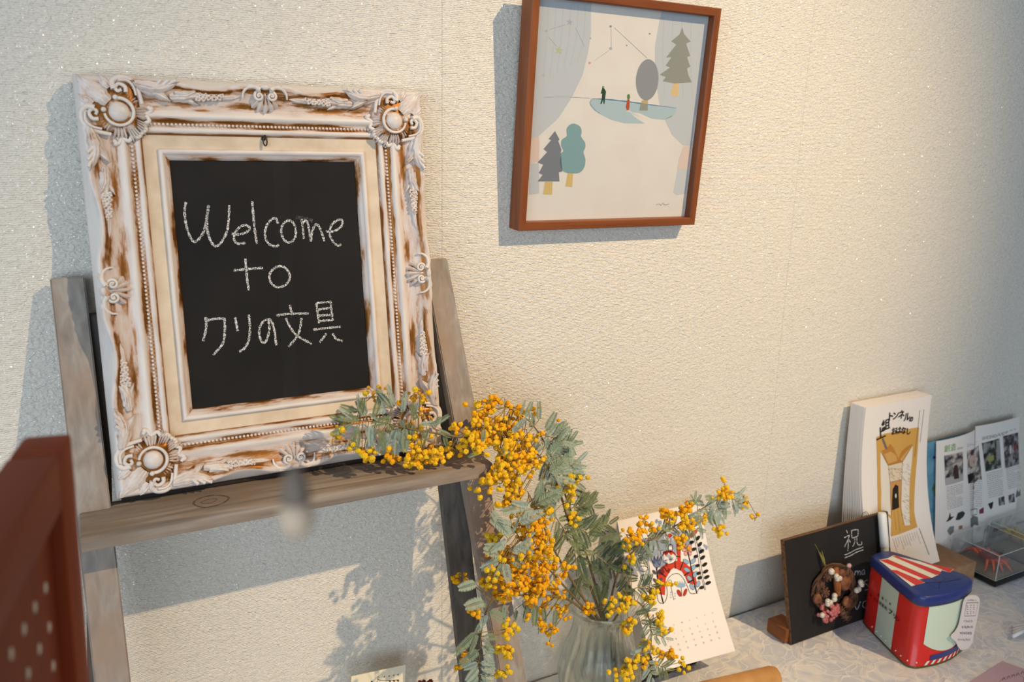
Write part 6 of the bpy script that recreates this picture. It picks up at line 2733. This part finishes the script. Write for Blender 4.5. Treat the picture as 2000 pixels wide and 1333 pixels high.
for a_ in ((700, 805, -0.150, -155, 36), (702, 808, -0.150, -100, 42), (703, 820, -0.150, -165, 44), (704, 812, -0.150, -85, 40), (740, 822, -0.152, -140, 24), (765, 800, -0.150, -125, 52), (768, 795, -0.148, -110, 54), (785, 808, -0.150, -85, 46),
           (775, 835, -0.155, 75, 46), (772, 838, -0.155, 110, 48), (778, 840, -0.157, 95, 52), (750, 840, -0.155, 95, 50), (740, 838, -0.155, 80, 40), (760, 845, -0.155, 130, 40), (725, 830, -0.152, 100, 40), (700, 830, -0.150, 120, 40),
           (690, 828, -0.150, 160, 34), (798, 825, -0.152, 85, 40), (808, 828, -0.155, 100, 36), (820, 830, -0.155, 5, 40), (840, 832, -0.155, -25, 42), (850, 835, -0.155, -70, 24), (866, 845, -0.158, 80, 30), (780, 820, -0.152, 60, 42), (803, 815, -0.150, -70, 34)):
    D.leaf(*a_, kind=D.r.choice((0, 0, 2, 1)), width=0.9)

# --- branch reaching up to the right over the calendar
Ebr = Branch('e', 'mimosa branch reaching right over the top of the tiger calendar', [(1185, 1215, -0.11), (1205, 1125, -0.13), (1240, 1075, -0.15), (1300, 1040, -0.155), (1370, 995, -0.150), (1425, 965, -0.145), (1455, 968, -0.14)], 0.0020, 25)
Ebr.cluster(1232, 1044, -0.155, 26, 12, 26, 1, 0.008)
Ebr.cluster(1262, 1028, -0.155, 28, 12, 26, 1, 0.008)
Ebr.cluster(1308, 1004, -0.155, 26, 12, 28, 1, 0.008)
Ebr.cluster(1340, 988, -0.152, 24, 12, 26, 1, 0.008)
Ebr.cluster(1340, 1020, -0.158, 30, 12, 26, 0, 0.008)
Ebr.cluster(1372, 1010, -0.155, 18, 14, 14, 0, 0.008)
Ebr.cluster(1328, 1060, -0.160, 10, 24, 16, 1, 0.006)
Ebr.cluster(1412, 958, -0.148, 22, 18, 28, 0, 0.008)
Ebr.cluster(1455, 985, -0.145, 18, 14, 12, 0, 0.006)
Ebr.cluster(1478, 1005, -0.145, 10, 12, 5, 3, 0.004)
Ebr.cluster(1400, 1040, -0.155, 16, 8, 10, 0, 0.006)
for a_ in ((1260, 1052, -0.15, 15, 60, 3, 2), (1290, 1040, -0.152, -10, 64, 3, 0), (1330, 1022, -0.152, 20, 60, 3, 0), (1372, 996, -0.150, 10, 64, 3, 1), (1362, 985, -0.150, -130, 40, 2, 0), (1400, 985, -0.148, 60, 56, 3, 1), (1425, 972, -0.146, 30, 54, 3, 1),
           (1230, 1085, -0.14, 10, 60, 3, 2), (1215, 1110, -0.13, 70, 60, 3, 3)):
    Ebr.leaf(*a_[:6], kind=a_[6])
for a_ in ((1375, 985, -0.15, -160, 46), (1390, 990, -0.15, 100, 40), (1430, 985, -0.147, 80, 34), (1415, 990, -0.147, 95, 32), (1345, 1010, -0.155, -20, 40), (1365, 1020, -0.155, 85, 44), (1440, 968, -0.145, -30, 34), (1300, 1050, -0.155, 75, 40)):
    Ebr.leaf(*a_, kind=Ebr.r.choice((0, 1)))

# --- short sprigs spilling over the front of the vase
Fb = Branch('f', 'short mimosa sprig spilling over the front rim of the vase', [(1190, 1225, -0.125), (1230, 1175, -0.165), (1262, 1195, -0.185), (1272, 1250, -0.195), (1262, 1330, -0.20)], 0.0020, 26)
Fb.cluster(1212, 1180, -0.185, 24, 16, 34, 2, 0.008)
Fb.cluster(1160, 1192, -0.150, 30, 8, 16, 1, 0.008)
Fb.cluster(1236, 1228, -0.195, 14, 14, 20, 2, 0.008)
Fb.cluster(1270, 1172, -0.185, 16, 14, 18, 2, 0.008)
Fb.cluster(1284, 1205, -0.190, 12, 26, 20, 2, 0.008)
Fb.cluster(1296, 1228, -0.190, 14, 12, 8, 2, 0.006)
Fb.cluster(1265, 1262, -0.200, 18, 14, 18, 2, 0.008)
Fb.cluster(1305, 1282, -0.198, 26, 14, 26, 1, 0.008)
Fb.cluster(1332, 1305, -0.200, 10, 12, 8, 2, 0.005)
Fb.cluster(1245, 1290, -0.205, 26, 14, 24, 2, 0.008)
Fb.cluster(1222, 1318, -0.205, 20, 14, 26, 2, 0.008)
Fb.cluster(1225, 1085, -0.140, 8, 22, 12, 2, 0.005)
Fb.cluster(1290, 1152, -0.185, 20, 8, 14, 2, 0.006)
for a_ in ((1250, 1195, -0.185, 10, 50, 2, 0), (1262, 1215, -0.19, 60, 54, 3, 0), (1275, 1240, -0.195, 20, 50, 2, 1), (1258, 1255, -0.2, 110, 50, 3, 1), (1265, 1290, -0.2, 80, 54, 3, 1), (1280, 1300, -0.2, 25, 56, 3, 2), (1240, 1150, -0.17, -10, 56, 3, 3), (1215, 1150, -0.16, 60, 50, 3, 2)):
    Fb.leaf(*a_[:6], kind=a_[6])
for a_ in ((1240, 1200, -0.185, -5, 40), (1250, 1215, -0.19, 20, 40), (1275, 1225, -0.195, -35, 40), (1255, 1150, -0.17, -80, 50), (1265, 1258, -0.2, -150, 44), (1200, 1165, -0.16, 140, 50), (1225, 1140, -0.15, 100, 50)):
    Fb.leaf(*a_, kind=Fb.r.choice((0, 1, 3)))

# --- two more branches that fill the bunch
G = Branch('g', 'bushy mimosa branch topmost in the bunch, rising above the shelf end', [(1182, 1215, -0.11), (1150, 1100, -0.11), (1115, 1000, -0.13), (1080, 900, -0.145), (1040, 830, -0.15), (990, 795, -0.15)], 0.0024, 27)
G.cluster(945, 812, -0.155, 40, 22, 30, 1, 0.012)
G.cluster(1000, 828, -0.155, 46, 22, 40, 1, 0.014)
G.cluster(940, 868, -0.178, 30, 18, 26, 0, 0.012)
G.cluster(985, 868, -0.180, 46, 24, 44, 0, 0.016)
G.cluster(1035, 885, -0.180, 28, 30, 36, 0, 0.014)
G.cluster(975, 935, -0.195, 36, 26, 40, 0, 0.014)
G.cluster(1000, 975, -0.195, 34, 20, 30, 0, 0.014)
G.cluster(1095, 850, -0.150, 14, 20, 10, 1, 0.006)
G.cluster(915, 858, -0.172, 26, 20, 18, 0, 0.010)
G.cluster(1010, 910, -0.195, 36, 22, 24, 0, 0.012)
for a_ in ((1040, 835, -0.16, -110, 40), (1066, 842, -0.16, -60, 44), (1080, 860, -0.155, -20, 50), (1090, 872, -0.155, 20, 46), (1095, 890, -0.15, -35, 50), (1100, 905, -0.15, 15, 50), (1098, 925, -0.15, 50, 50), (1085, 880, -0.155, 70, 44),
           (1070, 900, -0.16, 120, 46), (1060, 870, -0.165, 150, 36), (1110, 940, -0.145, -10, 46), (1120, 960, -0.14, 30, 46), (1075, 960, -0.175, 130, 50), (1062, 970, -0.19, 70, 50)):
    G.leaf(*a_, kind=G.r.choice((0, 0, 1, 2)), width=1.3)
for a_ in ((1085, 870, -0.15, 0, 60, 3, 0), (1100, 920, -0.145, 40, 64, 3, 0), (1060, 930, -0.18, 80, 64, 3, 1), (1125, 985, -0.135, 10, 64, 3, 2)):
    G.leaf(*a_[:6], kind=a_[6])
H = Branch('h', 'golden mimosa branch lowest in the dense middle of the bunch', [(1168, 1218, -0.12), (1115, 1160, -0.15), (1070, 1110, -0.175), (1030, 1070, -0.20), (1000, 1030, -0.205)], 0.0022, 28)
H.cluster(1035, 1025, -0.195, 44, 28, 44, 1, 0.018)
H.cluster(1062, 1060, -0.185, 26, 40, 44, 0, 0.016)
H.cluster(1020, 1110, -0.205, 50, 26, 50, 1, 0.016)
H.cluster(1050, 1145, -0.190, 40, 24, 40, 1, 0.014)
H.cluster(985, 1095, -0.210, 30, 26, 30, 1, 0.012)
H.cluster(1090, 1120, -0.160, 24, 30, 26, 1, 0.012)
H.cluster(955, 1060, -0.210, 26, 26, 12, 2, 0.008)
H.cluster(945, 1125, -0.212, 20, 16, 10, 2, 0.008)
for a_ in ((975, 1095, -0.22, 160, 40), (980, 1098, -0.222, 115, 44), (985, 1100, -0.222, 85, 40), (995, 1090, -0.222, 40, 48), (975, 1085, -0.22, -150, 46), (1000, 1080, -0.22, -20, 46), (955, 1010, -0.215, 45, 60), (1000, 1040, -0.215, -150, 40),
           (1150, 1100, -0.125, 40, 60), (1130, 1130, -0.135, 120, 50), (1160, 1140, -0.125, 70, 54), (1185, 1150, -0.12, 130, 50), (1200, 1090, -0.12, -60, 50), (1150, 1060, -0.12, -50, 56)):
    H.leaf(*a_, kind=(1 if a_[0] < 1100 else H.r.choice((2, 3))), width=1.3)

for a_ in ((690, 818, -0.150, -140, 34), (715, 812, -0.150, -120, 40), (730, 815, -0.150, -70, 40), (748, 812, -0.150, -95, 42), (755, 830, -0.153, 60, 44), (735, 835, -0.154, 115, 42), (715, 835, -0.152, 75, 40), (698, 838, -0.150, 100, 36), (680, 832, -0.148, 170, 36),
           (672, 825, -0.147, -150, 30), (790, 835, -0.156, 95, 48), (812, 822, -0.154, -110, 40), (835, 838, -0.157, 120, 36), (855, 842, -0.158, 30, 34), (765, 818, -0.152, 170, 40)):
    D.leaf(*a_, kind=D.r.choice((0, 0, 2, 1)), width=1.15)
for a_ in ((1255, 1062, -0.15, 60, 44), (1275, 1050, -0.152, 100, 40), (1310, 1036, -0.154, -150, 44), (1330, 1030, -0.154, 60, 40), (1352, 1005, -0.152, 130, 44), (1380, 1000, -0.15, 60, 44), (1395, 975, -0.15, -160, 50), (1405, 985, -0.148, 20, 44), (1420, 972, -0.147, 120, 40), (1435, 975, -0.146, 50, 40)):
    Ebr.leaf(*a_, kind=Ebr.r.choice((0, 1, 2)), width=1.3)
